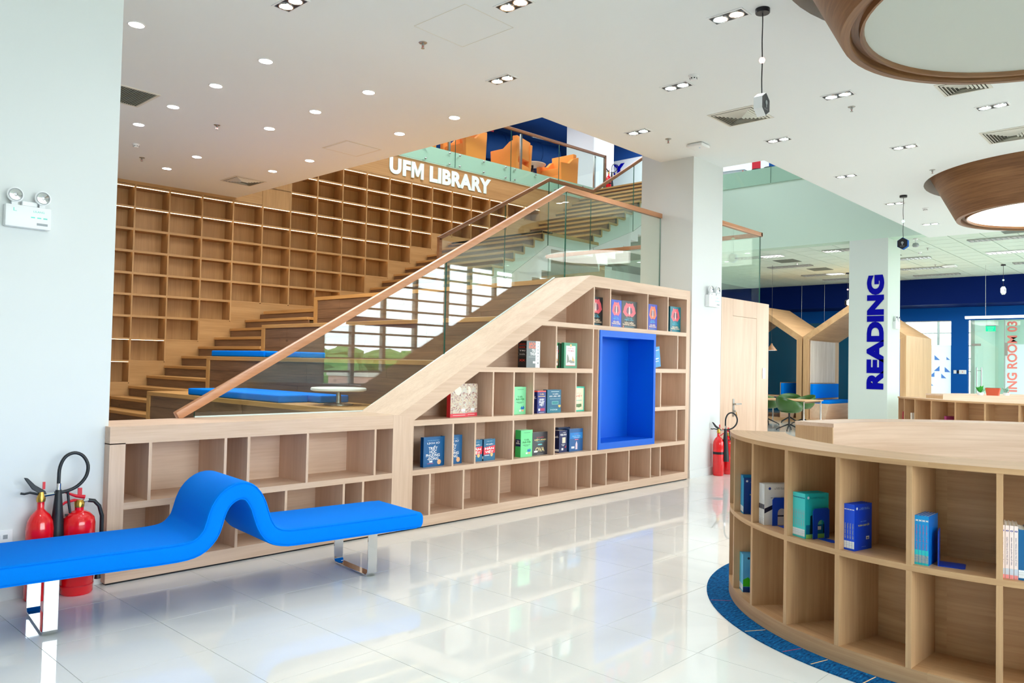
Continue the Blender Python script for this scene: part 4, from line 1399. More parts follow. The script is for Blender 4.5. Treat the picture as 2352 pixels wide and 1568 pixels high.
# ================================================================== BOOKS
def book(label, w, h, t, col, loc, rz, group=None, spine=None, prints=(), spine_prints=(), back=None):
    """stands on its foot; spine along local x=0, front cover on local -y, thickness towards +y"""
    r = root('book', label, 'book', loc, group, local=True)
    r.rotation_euler = (0, 0, rz)
    cm = col if not isinstance(col, tuple) else C(*col)
    sm = C(*spine) if spine else cm
    b = MB().box(0.0, w, 0, 0.0022, 0, h).box(0.0, w, t - 0.0022, t, 0, h)
    b.build('cover', cm, r)
    bx('spine', sm, r, -0.0012, 0.0016, 0.0, t, 0, h)
    bx('pages', M['page'], r, 0.0018, w - 0.004, 0.0022, t - 0.0022, 0.003, h - 0.003)
    for n_, p in enumerate(prints):
        yo = 0.0003 + 0.00012 * n_
        if p[0] == 't':          # text, centre x, z, width, height, colour
            _, s, x, z, ww, hh, c = p[:7]
            letters('lettering', s, C(*c), r, (x * w, -yo, z * h), (1, 0, 0), (0, 0, 1), w=ww * w if ww else None, h=hh * h if hh else None, offset=p[7] if len(p) > 7 else 0.02, org=(0, 0, 0))
        elif p[0] == 'b':        # printed patch x0,x1,z0,z1
            _, a, bb, c, d, k = p
            m = k if not isinstance(k, tuple) else C(*k)
            bx('print', m, r, a * w, bb * w, -yo, -yo + 0.0001, c * h, d * h)
        elif p[0] == 'd':        # printed disc
            _, x, z, q, k = p
            MB().lathe([(q * w, 0), (q * w, 0.0001)], 18, (0, 0, 0), Matrix.Translation((x * w, -yo + 0.0001, z * h)) @ Matrix.Rotation(PI / 2, 4, 'X')).build('print', C(*k), r)
        elif p[0] == 'p':        # printed polygon
            _, pl, k = p
            MB().prism([(a * w, c * h) for a, c in pl], 'y', -yo, -yo + 0.0001).build('print', C(*k), r)
    for p in spine_prints:
        if p[0] == 'v':          # text down the spine, centre z, length, height across
            _, s, z, ln, c = p[:5]
            letters('lettering', s, C(*c), r, (-0.0018, t / 2, z * h), (0, 0, -1), (0, -1, 0), w=ln * h, h=min(t * 0.5, 0.012), org=(0, 0, 0), offset=0.01)
        elif p[0] == 's':        # text across the spine
            _, s, z, hh, c = p[:5]
            letters('lettering', s, C(*c), r, (-0.0018, t / 2, z * h), (0, -1, 0), (0, 0, 1), w=t * 0.72, h=hh * h, org=(0, 0, 0), offset=0.02)
        elif p[0] == 'b':
            _, c, d, k = p
            bx('label', C(*k), r, -0.0017, -0.0011, 0.0008, t - 0.0008, c * h, d * h)
    return r
WH, BLK = (240, 240, 240), (30, 30, 34)
Y5 = 5.50
# second row up
Z = 0.5305
ph = [('t', 'LỊCH SỬ', .5, .795, .64, .085, WH), ('t', 'TRIẾT\nHỌC\nPHƯƠNG\n-ĐÔNG', .48, .47, .70, .50, WH), ('t', 'NGUYEN DANG THUC', .5, .885, .6, .02, (150, 200, 230)), ('d', .80, .145, .098, (246, 190, 140)), ('b', .30, .46, .145, .205, WH), ('b', .2, .5, .105, .118, (220, 90, 110))]
book('bright blue hardback turned sideways at the bookcase pillar', 0.20, 0.275, 0.035, (0, 116, 186), (4.60, 5.47, Z), 0.95, spine=(0, 150, 214), spine_prints=[('v', 'TRIẾT HỌC', .5, .4, WH), ('b', .1, .2, WH)])
book('blue philosophy hardback facing out, first whole cover in the second row', 0.245, 0.277, 0.04, (2, 92, 150), (4.765, Y5, Z), 0.0, spine=(2, 62, 110), prints=ph)
book('blue philosophy hardback half hidden behind the second divider', 0.245, 0.277, 0.04, (2, 92, 150), (5.03, Y5 + .02, Z), 0.0, spine=(2, 62, 110), prints=ph)
hv = [('p', [(0, .28), (1, .34), (1, .70), (0, .62)], (232, 52, 70)), ('t', 'TỪ ĐIỂN', .5, .77, .62, .075, WH), ('t', 'HÁN', .5, .575, .78, .13, WH, .04), ('t', 'VIỆT', .48, .41, .74, .15, WH, .04), ('d', .70, .27, .11, (246, 196, 130)), ('b', .1, .5, .235, .265, WH), ('t', 'THIEU CHUU', .5, .90, .5, .025, (190, 220, 230))]
book('teal and red Han dictionary cut off by the divider on its left', 0.175, 0.215, 0.05, (0, 104, 146), (5.372, Y5 + .01, Z), 0.0, prints=hv, spine=(10, 60, 96))
book('teal and red Han dictionary with its dark spine showing, right of its twin', 0.175, 0.215, 0.05, (0, 104, 146), (5.556, Y5, Z), 0.06, prints=hv, spine=(8, 44, 78), spine_prints=[('b', .1, .22, WH), ('s', 'HÁN', .5, .1, (226, 60, 70))])
av = [('t', 'Từ điển', .5, .645, .42, .075, (8, 120, 50)), ('t', 'Anh-Việt', .5, .545, .72, .105, (8, 130, 50), .03), ('t', 'English-Vietnamese\nDictionary', .5, .425, .62, .075, (30, 110, 60)), ('b', .28, .8, .90, .91, (60, 130, 90)), ('p', [(.55, .22), (.66, .30), (.72, .24), (.80, .31), (.88, .24), (.84, .18), (.62, .18)], (0, 110, 190)), ('p', [(.66, .10), (.80, .10), (.82, .17), (.66, .16)], (246, 180, 140)), ('b', .45, .6, .10, .165, WH)]
book('thick light green English dictionary with a navy spine label, second row', 0.185, 0.282, 0.075, (120, 226, 152), (6.085, Y5 - .02, Z), 0.0, spine=(60, 190, 100), prints=av, spine_prints=[('b', .40, .66, (10, 24, 84)), ('s', 'Từ\nđiển', .55, .14, WH)])
book('light green English dictionary standing alone, third row up', 0.185, 0.288, 0.06, (140, 228, 170), (5.99, Y5, 0.9805), 0.0, spine=(60, 190, 100), prints=av)
book('dark grey Vietnamese-English dictionary with cream title, second row', 0.245, 0.248, 0.05, (62, 60, 66), (6.297, Y5, Z), 0.0, spine=(40, 38, 44), prints=[('t', 'TỪ ĐIỂN', .5, .775, .5, .05, (226, 40, 76)), ('t', 'VIỆT-ANH', .5, .665, .80, .105, (246, 226, 150), .02), ('b', .2, .85, .59, .598, (80, 190, 190)), ('b', .3, .75, .555, .562, (80, 190, 190)), ('p', [(.33, .46), (.4, .49), (.6, .49), (.67, .46), (.6, .43), (.4, .43)], (110, 196, 204)), ('t', 'OVA', .5, .245, .60, .20, (240, 222, 160)), ('b', .1, .33, .13, .20, WH), ('b', .3, .72, .04, .05, (170, 170, 160))])
book('thick navy Vietnamese-English dictionary leaning out beside a blue one', 0.165, 0.245, 0.09, (8, 26, 84), (6.745, Y5, Z), 0.10, spine=(6, 20, 66), prints=[('t', 'Từ điển', .62, .90, .36, .05, WH), ('t', 'Việt-Anh', .5, .80, .76, .12, WH, .03), ('b', .38, .78, .42, .68, (236, 226, 200)), ('t', 'Vietnamese\nEnglish', .5, .33, .44, .1, WH), ('b', .3, .52, .1, .2, WH), ('p', [(.7, .22), (.9, .3), (.82, .2)], (230, 40, 50))], spine_prints=[('s', 'Anh', .72, .1, WH), ('b', .06, .16, WH)])
book('blue English dictionary with a tall pale pencil on the cover, second row', 0.25, 0.255, 0.06, (0, 86, 152), (6.925, Y5, Z), 0.0, spine=(0, 52, 106), prints=[('b', .06, .97, .56, .83, (0, 130, 214)), ('t', 'TỪ ĐIỂN', .52, .76, .34, .05, (150, 120, 190)), ('t', 'Anh-Việt', .52, .665, .62, .10, (120, 196, 236), .02), ('b', .32, .74, .595, .605, WH), ('b', .40, .66, .50, .535, (236, 110, 150)), ('p', [(.46, .08), (.60, .08), (.60, .32), (.53, .46), (.46, .32)], (236, 214, 226)), ('b', .16, .38, .13, .22, WH)])
book('thick dark dictionary lying back behind the navy and blue pair', 0.22, 0.268, 0.05, (14, 40, 84), (6.85, Y5 + .10, Z), 0.02, spine=(8, 26, 60))
# third row
fl = [('d', .42, .80, .19, (240, 228, 214)), ('b', 0, 1, 0, .11, (226, 62, 78)), ('b', .15, .85, .05, .065, (250, 210, 206)), ('b', .62, .84, .17, .25, WH)]
book('large floral patterned book with red foot, in front of its twin', 0.235, 0.322, 0.05, M['floral'], (5.09, Y5, 0.9805), 0.0, spine=(214, 40, 48), prints=fl)
book('large floral patterned book with red foot, behind and right of its twin', 0.235, 0.322, 0.05, M['floral'], (5.268, Y5 + .052, 0.9805), 0.0, spine=(214, 40, 48), prints=fl)
book('navy three-language dictionary with a red top edge', 0.155, 0.245, 0.10, (10, 34, 128), (6.352, Y5 - .01, 0.9805), 0.08, spine=(8, 24, 100), prints=[('b', 0, 1, .94, 1, (240, 80, 70)), ('t', 'Từ điển', .5, .85, .5, .08, (250, 210, 130)), ('b', .1, .9, .73, .755, (250, 200, 110)), ('t', 'ANH\nPHÁP\nVIỆT', .5, .475, .62, .36, WH, .03), ('b', .12, .32, .11, .21, WH), ('b', .36, .86, .10, .22, (180, 30, 96)), ('b', .2, .8, .03, .045, WH)], spine_prints=[('b', .94, 1.0, (240, 80, 70)), ('s', 'Từ\nđiển', .7, .12, WH)])
book('teal hardback dictionary with a gold shield, third row up', 0.24, 0.252, 0.06, (0, 96, 130), (6.525, Y5, 0.9805), 0.0, spine=(0, 66, 96), prints=[('b', .28, .85, .91, .93, (200, 226, 230)), ('t', 'TỪ ĐIỂN', .58, .82, .42, .06, WH), ('t', 'ANH - ANH - VIỆT', .55, .72, .80, .09, WH, .02), ('b', .2, .95, .60, .61, (190, 220, 226)), ('b', .34, .80, .36, .50, (140, 206, 206)), ('b', .36, .78, .375, .485, (0, 130, 136)), ('p', [(.80, .33), (.97, .33), (.97, .26), (.885, .21), (.80, .26)], (240, 200, 96)), ('p', [(0, .12), (.3, .26), (.6, .18), (1, .12), (1, 0), (0, 0)], (0, 116, 140)), ('t', 'NXB', .5, .13, .5, .05, (200, 226, 230))])
book('cream book with a mint border and a red title, third row far right', 0.25, 0.285, 0.05, (70, 206, 178), (6.94, Y5, 0.9805), 0.0, prints=[('b', .05, .93, .06, .94, (244, 238, 206)), ('t', 'VIỆT', .60, .62, .46, .10, (220, 80, 76), .02), ('t', 'TIẾNG', .55, .74, .4, .05, (236, 160, 150)), ('b', .3, .8, .42, .47, (190, 214, 190)), ('p', [(.26, .2), (.30, .30), (.78, .31), (.80, .2), (.6, .16)], (96, 130, 84))])
# fourth row
book('thick grey and black encyclopedia with red title and white thumb tabs', 0.222, 0.285, 0.12, (116, 124, 126), (6.17, Y5, 1.4725), 0.0, spine=(22, 22, 26), prints=[('t', 'BÁCH\nKHOA', .44, .84, .56, .26, (240, 120, 90), .04), ('t', 'TRI\nTHỨC', .5, .575, .46, .24, WH, .03), ('b', .16, .66, .39, .41, (170, 176, 176)), ('b', .66, .98, 0, 1, (238, 240, 240))] + [('b', .68, .96, k / 8 - .002, k / 8 + .002, (150, 160, 160)) for k in range(1, 8)] + [('t', ch, .84, (7.4 - k) / 8, .08, .045, (90, 110, 110)) for k, ch in enumerate('QAEMPTI')] + [('b', .46, .66, .16, .24, WH)],
     spine_prints=[('s', 'BÁCH', .88, .05, (236, 50, 30)), ('s', 'KHOA', .76, .05, (236, 50, 30)), ('s', 'TRI', .63, .045, WH), ('s', 'THỨC', .50, .05, WH), ('b', .815, .83, (90, 92, 96)), ('b', .69, .705, (90, 92, 96)), ('b', .56, .575, (90, 92, 96)), ('b', .43, .445, (90, 92, 96)), ('s', 'XX', .27, .08, (226, 60, 40))])
ls = [('b', .14, .86, .10, .88, (238, 238, 238)), ('b', .14, .86, .095, .115, (220, 80, 70)), ('d', .5, .885, .075, (246, 196, 130)), ('t', 'LỊCH SỬ', .5, .775, .50, .07, (196, 60, 90)), ('t', 'VĂN MINH', .5, .69, .52, .06, (196, 60, 90)), ('p', [(.2, .2), (.22, .5), (.27, .56), (.36, .42), (.4, .3), (.5, .34), (.6, .29), (.62, .42), (.66, .48), (.7, .4), (.8, .32), (.8, .2)], (150, 150, 140)), ('p', [(.60, .30), (.64, .50), (.68, .38), (.80, .33), (.80, .28)], (236, 190, 120)), ('b', .26, .46, .15, .23, WH)]
book('green history book with temple picture, cut off by the divider', 0.19, 0.285, 0.03, (30, 140, 70), (6.575, Y5 + .03, 1.4725), 0.0, prints=ls)
book('thick dark spine with a red band between the two green history books', 0.14, 0.278, 0.05, (10, 36, 26), (6.735, Y5 + .02, 1.4725), 0.35, spine=(10, 50, 32), spine_prints=[('b', .62, .74, (150, 30, 30)), ('b', .12, .56, (120, 84, 50))])
book('green history book with temple picture, whole cover showing', 0.235, 0.288, 0.04, (64, 150, 110), (6.805, Y5, 1.4725), 0.0, prints=ls)
# top row
def mask(k):
    a = (232, 96, 110) if k != 2 else (244, 110, 60)
    return [('p', [(.12, .66), (.16, .78), (.24, .86), (.28, .94), (.40, .90), (.5, .92), (.60, .90), (.72, .94), (.76, .86), (.84, .78), (.88, .66), (.92, .58), (.84, .52), (.76, .46), (.66, .42), (.58, .46), (.5, .44), (.42, .46), (.34, .42), (.24, .46), (.16, .52), (.08, .58)], a),
            ('p', [(.34, .74), (.46, .78), (.47, .60), (.40, .52), (.30, .60)], (120, 70, 90)), ('p', [(.66, .74), (.54, .78), (.53, .60), (.60, .52), (.70, .60)], (120, 70, 90)),
            ('p', [(.47, .80), (.53, .80), (.55, .56), (.5, .48), (.45, .56)], (238, 214, 206)),
            ('t', 'Tổng tập', .48, .375, .42, .04, (60, 196, 226)), ('t', 'Nghìn năm', .48, .315, .56, .055, (60, 196, 226)), ('t', 'VĂN HIẾN\nTHĂNG LONG', .48, .185, .84, .15, (246, 220, 190), .03), ('b', .2, .8, .05, .062, (70, 170, 190)), ('d', .12, .06, .03, (240, 120, 110))]
book('black mask-cover book cut off by the divider, first of the top row', 0.30, 0.345, 0.05, (38, 42, 44), (7.255, Y5 + .02, 1.9785), 0.0, prints=mask(0))
book('royal blue mask-cover book standing against a black one, top row', 0.213, 0.335, 0.05, (34, 74, 200), (7.692, Y5, 1.9785), 0.0, prints=mask(1))
book('black mask-cover book with the whole red emblem showing, top row', 0.335, 0.34, 0.05, (44, 48, 48), (7.917, Y5 + .005, 1.9785), 0.0, prints=mask(0))
book('royal blue mask-cover book with an orange emblem, alone in its compartment', 0.205, 0.338, 0.05, (22, 50, 180), (8.508, Y5, 1.9785), 0.0, prints=mask(2))
book('teal mask-cover book, last on the right of the top row', 0.265, 0.345, 0.05, (0, 122, 140), (9.035, Y5, 1.9785), 0.0, spine=(0, 90, 110), prints=mask(0))
bk = book('cyan book leaning at a slant right of the blue niche', 0.19, 0.265, 0.03, (0, 140, 206), (8.60, Y5 + .02, 1.4875), 0.0, prints=[('b', .2, .9, .82, .85, WH), ('b', .3, .8, .40, .45, WH), ('b', .3, .8, .28, .31, WH)])
bk.rotation_euler = (0, radians(-9), 0)
bk.location = (8.665, Y5 + .02, 1.4885)

# books and bookends on the near curved bookcase: spines outwards
def ring_pt(a, r, z):
    return (CX + r * cos(radians(a)), CY + r * sin(radians(a)), z)
def row(n, a_first, a_last, z, mk, r=1.615):
    for i in range(n):
        a = a_first + (a_last - a_first) * (i / max(1, n - 1))
        mk(i, a, ring_pt(a, r, z), radians(a + 180))
ORDN = ['first', 'second', 'third', 'fourth', 'fifth', 'sixth', 'seventh', 'eighth']
def bookend(label, a, off, z, arch=True, rot=0.0, hgt=0.165):
    """folded metal sheet: local x runs inwards along the books, plate normal is local y"""
    r = root('bookend', label, 'bookend', ring_pt(a, 1.60, z), 'blue metal bookends', local=True)
    r.rotation_euler = (0, 0, radians(a + 180 + rot))
    w, h = 0.118, hgt
    out = [(0.02 + 0.0, 0.0), (0.02, h - 0.012), (0.032, h), (w + 0.008, h), (w + 0.02, h - 0.012), (w + 0.02, 0.0)]
    if arch:
        c = 0.02 + w / 2
        out += [(c + 0.026, 0.0), (c + 0.026, 0.075), (c + 0.022, 0.09), (c + 0.012, 0.099), (c, 0.102), (c - 0.012, 0.099), (c - 0.022, 0.09), (c - 0.026, 0.075), (c - 0.026, 0.0)]
    MB().prism(out, 'y', off - 0.0015, off + 0.0015).build('upright', bm_blue, r)
    c = 0.02 + w / 2
    hw = 0.026 if arch else w / 2
    MB().prism([(c - hw, off), (c - hw, off - 0.10), (c - hw + 0.01, off - 0.112), (c + hw - 0.01, off - 0.112), (c + hw, off - 0.10), (c + hw, off)], 'z', 0.0, 0.0022).build('foot', bm_blue, r)
    return r
bm_blue = plain('blue_steel', (0, 66, 190), 0.4)
hd = ('t', 'TRƯỜNG ĐẠI HỌC\nTÀI CHÍNH - MARKETING', .56, .90, .62, .055, (150, 190, 236), 0)
lg = ('d', .13, .91, .045, (220, 232, 250))
tl = [('b', .045, .20, (232, 234, 236)), ('b', .11, .116, (170, 176, 184)), ('b', .15, .156, (170, 176, 184))]
# upper tier
def mk(i, a, p, rz):
    book('blue mathematics textbook, %s from the left in its row of five' % ORDN[i], 0.155, 0.236, 0.0145, (0, 60, 200), p, rz, 'five blue mathematics textbooks', spine=(0, 74, 216),
         prints=[lg, hd, ('t', 'GIÁO TRÌNH', .5, .62, .34, .022, (120, 170, 240)), ('t', 'TOÁN CAO CẤP', .52, .545, .66, .058, (236, 226, 60), .02), ('b', .66, .84, .215, .285, WH), ('b', .69, .81, .225, .262, (120, 130, 140)), ('b', .40, .66, .065, .07, (150, 180, 230))] if i == 4 else (),
         spine_prints=tl + [('v', 'TOÁN CAO CẤP', .42, .34, (226, 220, 90)), ('s', 'M', .885, .025, WH)])
row(5, 164.95, 167.0, 0.5825, mk)
def mk(i, a, p, rz):
    book('cyan and blue textbook, %s from the left in its row of five' % ORDN[i], 0.155, 0.234, 0.0145, (0, 112, 206), p, rz, 'five cyan and blue textbooks', spine=(0, 148, 222),
         spine_prints=[('b', 0, .30, (40, 200, 206))] + tl + [('v', 'NGUYÊN LÝ KẾ TOÁN', .56, .5, (206, 84, 130)), ('s', 'M', .90, .04, WH)])
row(5, 177.65, 179.75, 0.5825, mk)
bookend('blue metal bookend seen edge on, its foot towards the open right side', 180.6, -0.012, 0.5825, False, 10)
def mk(i, a, p, rz):
    book('white and pink textbook, %s in the row at the right picture edge' % ORDN[i], 0.155, 0.238, 0.0155, (240, 236, 236), p, rz, 'white and pink textbooks', spine=(244, 226, 222),
         spine_prints=[('b', 0, .075, (244, 150, 150)), ('b', .075, .19, (198, 208, 222)), ('v', 'GIÁO TRÌNH QUẢN TRỊ LỄ TÂN', .52, .52, (60, 64, 110)), ('s', 'o', .90, .03, (20, 50, 150))])
row(4, 190.7, 192.5, 0.5825, mk)
book('navy and cyan textbook behind the white and pink row', 0.155, 0.225, 0.03, (6, 70, 120), ring_pt(193.6, 1.615, 0.5825), radians(193.6 + 180), spine=(8, 96, 150), spine_prints=tl)
def mk(i, a, p, rz):
    book('turquoise textbook, %s from the left in its row of seven' % ORDN[i], 0.165, 0.243, 0.0145, (30, 190, 196), p, rz + (0.0 if i < 6 else -0.02), 'seven turquoise textbooks', spine=(70, 206, 204),
         prints=[lg, ('t', 'TRƯỜNG ĐẠI HỌC\nTÀI CHÍNH - MARKETING', .56, .90, .62, .05, (14, 110, 140), 0), ('b', .04, .98, .0, .30, (0, 110, 160)), ('b', .04, .98, .0, .09, (150, 220, 110)), ('p', [(.2, .1), (.22, .5), (.3, .52), (.34, .1)], (16, 60, 70)), ('p', [(.78, .1), (.80, .46), (.86, .5), (.9, .1)], (16, 50, 60)), ('b', .4, .7, .3, .5, (120, 220, 190)), ('b', .50, .68, .18, .26, WH)] if i == 6 else (),
         spine_prints=tl + [('v', 'TIẾNG ANH', .45, .36, (200, 110, 150)), ('s', 'M', .90, .025, (10, 60, 130))])
row(7, 152.9, 155.9, 0.5825, mk)
bookend('blue metal bookend with an arch cut-out against the turquoise books', 156.4, -0.008, 0.5825)
def mk(i, a, p, rz):
    book('white textbook, %s from the left in its row of four' % ORDN[i], 0.165, 0.24, 0.0135, (238, 238, 236), p, rz, 'four white textbooks', spine=(226, 226, 224),
         prints=[('d', .20, .89, .05, (30, 60, 150)), ('t', 'TRƯỜNG ĐẠI HỌC\nTÀI CHÍNH - MARKETING', .62, .895, .5, .05, (60, 70, 100), 0), ('t', 'PHÁP LUẬT', .5, .66, .5, .04, (16, 16, 40), .02), ('p', [(0, .28), (0, .40), (.5, .54), (1, .60), (1, .52), (.5, .44)], (20, 24, 50)), ('b', .5, .75, .20, .235, (60, 60, 70))] if i == 3 else (),
         spine_prints=tl + [('b', .38, .5, (30, 34, 60))])
row(4, 140.75, 142.6, 0.5825, mk)
bookend('blue metal bookend with an arch cut-out against the white books', 143.4, -0.008, 0.5825)
def mk(i, a, p, rz):
    last = i == 4
    book('blue and cyan textbook, %s from the left in the second compartment' % ORDN[i], 0.155, 0.24 if i < 4 else 0.228, 0.0145, (4, 60, 140) if last else (0, 130, 190), p, rz, 'mixed blue textbooks in the second compartment', spine=(20, 150, 200),
         prints=[lg, ('t', 'KINH TẾ', .5, .55, .5, .06, (236, 226, 60), .02), hd] if last else (), spine_prints=tl)
row(5, 128.3, 130.6, 0.5825, mk)
bookend('blue metal bookend seen almost edge on in the second compartment', 131.7, -0.004, 0.5825, False)
book('pale teal book at the very left end of the curved bookcase', 0.15, 0.235, 0.03, (120, 190, 200), ring_pt(121.5, 1.61, 0.5825), radians(121.5 + 180), spine=(110, 186, 198), spine_prints=tl)
# lower tier
def mk(i, a, p, rz):
    book('sky blue textbook, %s from the left on the lower shelf' % ORDN[i], 0.155, 0.236, 0.0165, (90, 180, 230), p, rz, 'sky blue textbooks on the lower shelf', spine=(60, 190, 214) if i < 2 else (96, 190, 232),
         prints=[('d', .22, .90, .05, (40, 60, 90)), ('p', [(0, .15), (0, .33), (.2, .40), (.35, .3), (.5, .15)], (60, 190, 20)), ('b', 0, 1, 0, .14, (6, 60, 130))] if i == 4 else (), spine_prints=tl)
row(5, 128.0, 130.9, 0.0925, mk)
bookend('blue metal bookend on the lower shelf of the curved bookcase', 131.9, -0.004, 0.0925, False)
# a few books far off on the distant curved bookcase
for k, (a, c, w) in enumerate(((119.0, (170, 40, 60), 'dark red'), (122.0, (226, 216, 190), 'cream'), (130.0, (232, 228, 214), 'pale'), (152.0, (150, 50, 100), 'plum'))):
    book('%s book standing low in the distant curved bookcase' % w, 0.16, 0.24, 0.04, c, (15.813 + 2.22 * cos(radians(a)), 2.31 + 2.22 * sin(radians(a)), 0.5825), radians(a + 180))

# ================================================================== CUSHIONS ON THE TIERS
def cushion(label, x0, x1, y0, y1, z, h=0.085):
    r = root('seat_cushion', label, 'cushion', (x0, (y0 + y1) / 2, z))
    MB().box(x0, x1, y0, y1, z, z + h).build('pad', M['blue_fab'], r, bev=0.018, seg=3)
    MB().box(x0 + 0.004, x0 + 0.02, y0 + 0.03, y1 - 0.03, z - 0.0, z + 0.003).build('base_strip', M['navy_black'], r)
    return r
cushion('long blue seat cushion along the front of the lowest tier', 4.60, 4.98, 7.77, 10.0, 1.021)
cushion('shorter blue seat cushion behind the long one on the lowest tier', 4.99, 5.38, 7.55, 9.9, 1.021)
cushion('blue seat cushion on the second tier beside the steps', 5.45, 5.85, 9.62, 11.12, 1.531)
cushion('blue seat cushion on the second tier, right of its neighbour', 5.47, 5.85, 8.75, 9.60, 1.531, 0.075)
r = root('round_table', 'low round pale table seen through the glass on the lowest tier', 'table', (4.98, 7.18, 1.02), local=True)  # pale disc on a pedestal, standing behind the glass
MB().lathe([(0.27, 0.15), (0.30, 0.16), (0.30, 0.18), (0.29, 0.19)], 32).build('top', M['white_pl'], r, smooth=True, angle=30)
MB().lathe([(0.16, 0.0), (0.16, 0.012), (0.03, 0.02), (0.025, 0.15)], 20).build('pedestal', M['steel'], r, smooth=True)

# ================================================================== THE FAR READING HALL
# navy bulkhead, blue wall and the glazed meeting rooms behind it
struct('trim_2', MB().box(26.6, 28.2, -4.5, 14, 3.64, 4.46), M['blue_dark'])
hw = MB()
hw.box(28.0, 28.2, 6.18, 6.65, 0, 3.22).box(28.0, 28.2, -4.5, 14, 3.22, 3.64).box(28.0, 28.2, 8.2, 8.5, 0, 3.22)
wall_hall = struct('wall_hall', hw, M['blue_mid'])
tg = MB().box(28.02, 28.05, 8.5, 14, 0, 3.22)
struct('wall_teal_glazing', tg, M['teal'])
# frosted bay and meeting room glass
gl = D.objects.new('window_6', None); COL.objects.link(gl); gl['kind'] = 'structure'; ORG[gl.name] = (0, 0, 0)
bx('pane', M['glass_clear'], gl, 28.08, 28.095, 6.66, 8.19, 2.44, 3.21)
bx('frosted_pane', M['frost'], gl, 28.08, 28.095, 6.66, 8.19, 0.05, 2.43)
for y, z, s, f in ((7.25, 2.30, .16, 1), (7.15, 2.10, .16, -1), (7.55, 1.95, .15, 1), (7.4, 2.0, .12, -1), (7.0, 1.75, .17, 1), (6.85, 1.72, .17, -1), (7.15, 1.55, .16, 1), (6.95, 1.5, .15, -1), (7.6, 1.4, .14, 1), (7.3, 1.22, .12, -1), (6.8, 2.05, .1, -1)):
    MB().prism([(y, z), (y + s * f, z - s), (y, z - s)], 'x', 28.072, 28.079).build('triangle_print', M['pale_blue'], gl)
bx('top_frame', M['mullion'], gl, 28.06, 28.12, 6.65, 8.2, 3.19, 3.23)
mr = D.objects.new('window_7', None); COL.objects.link(mr); mr['kind'] = 'structure'; ORG[mr.name] = (0, 0, 0)
bx('pane', M['glass_clear'], mr, 28.08, 28.095, 5.35, 6.17, 0.02, 3.21)
bx('frosted_pane', M['frost'], mr, 28.08, 28.095, 0.5, 5.16, 0.02, 2.45)
bx('pane', M['glass_clear'], mr, 28.08, 28.095, 0.5, 5.16, 2.46, 3.21)
bx('mullion', M['mullion'], mr, 28.06, 28.12, 5.17, 5.19, 0, 3.22)
letters('lettering', 'MEETING ROOM 03', M['letter_r'], mr, (28.07, 4.98, 1.66), (0, 0, 1), (0, 1, 0), w=3.0, h=0.27, offset=0.025, res=3, org=(0, 0, 0))
bx('patch_fitting', M['steel'], mr, 28.05, 28.08, 5.82, 6.08, 2.40, 2.47)
bx('patch_fitting', M['steel'], mr, 28.05, 28.08, 5.10, 5.17, 2.10, 2.50)
for y in (5.93, 5.80):
    MB().tube([(28.03, y, 0.85), (28.03, y, 1.72)], 0.016, 10).build('pull_handle', M['steel'], mr, smooth=True)
for z in (1.0, 1.62):
    MB().tube([(28.03, 5.80, z), (28.03, 5.93, z)], 0.010, 8).build('pull_handle', M['steel'], mr)
struct('wall_meeting', MB().box(28.1, 33.9, 6.0, 6.12, 0, 3.6).box(31.0, 31.2, 3.2, 6.0, 0, 3.6), M['green_white'])
struct('ceiling_meeting', MB().box(28.2, 34, -4.5, 14, 3.64, 3.7), M['ceil'])
ex = root('exit_sign', 'green lit exit sign hanging inside the meeting room', 'exit sign', (29.6, 5.95, 3.0))
bx('panel', M['exit_on'], ex, 29.6, 29.62, 5.72, 6.1 - 0.1, 2.93, 3.10)
bx('housing', M['grey_pl'], ex, 29.59, 29.63, 5.71, 6.0, 3.10, 3.14)
letters('lettering', 'THOÁT', M['white_pl'], ex, (29.598, 5.86, 3.05), (0, -1, 0), (0, 0, 1), w=0.2, h=0.05, org=(29.6, 5.95, 3.0))
letters('lettering', 'EXIT', M['white_pl'], ex, (29.598, 5.86, 2.975), (0, -1, 0), (0, 0, 1), w=0.14, h=0.045, org=(29.6, 5.95, 3.0))
for y in (5.75, 5.97):
    MB().tube([(29.61, y, 3.14), (29.61, y, 3.64)], 0.004, 5).build('hanger', M['steel'], ex)
cp = root('door_control', 'white door control box on the blue wall pillar', 'switch', (28.0, 6.33, 1.56))
bx('box', M['white_pl'], cp, 27.96, 28.0, 6.21, 6.41, 1.50, 1.63, bev=0.005)
bx('reader', M['white_pl'], cp, 27.97, 28.0, 6.49, 6.57, 1.51, 1.62, bev=0.004)
bx('bracket', M['navy_black'], cp, 27.98, 28.0, 6.42, 6.47, 1.52, 1.61)
bx('button', M['red_dark'], cp, 27.955, 27.96, 6.30, 6.32, 1.55, 1.58)

def linear(label, x, y0, y1, z, ztop=4.45):
    r = root('linear_lamp', label, 'hanging lamp', (x, (y0 + y1) / 2, z))
    bx('housing', M['white_pl'], r, x - 0.03, x + 0.03, y0, y1, z, z + 0.06)
    bx('diffuser', M['led_white'], r, x - 0.025, x + 0.025, y0 + 0.01, y1 - 0.01, z - 0.01, z)
    for y in (y0 + (y1 - y0) * .28, y0 + (y1 - y0) * .75):
        MB().tube([(x, y, z + 0.06), (x, y, ztop)], 0.003, 5).build('suspension_wire', M['steel'], r)
linear('slim white linear lamp hanging before the meeting room', 24.0, 3.4, 5.36, 3.02)
linear('slim white linear lamp hanging behind the left reading booth', 25.6, 9.35, 10.95, 2.86)
linear('slim white linear lamp hanging behind the valley of the booths', 25.6, 8.1, 9.1, 3.0)

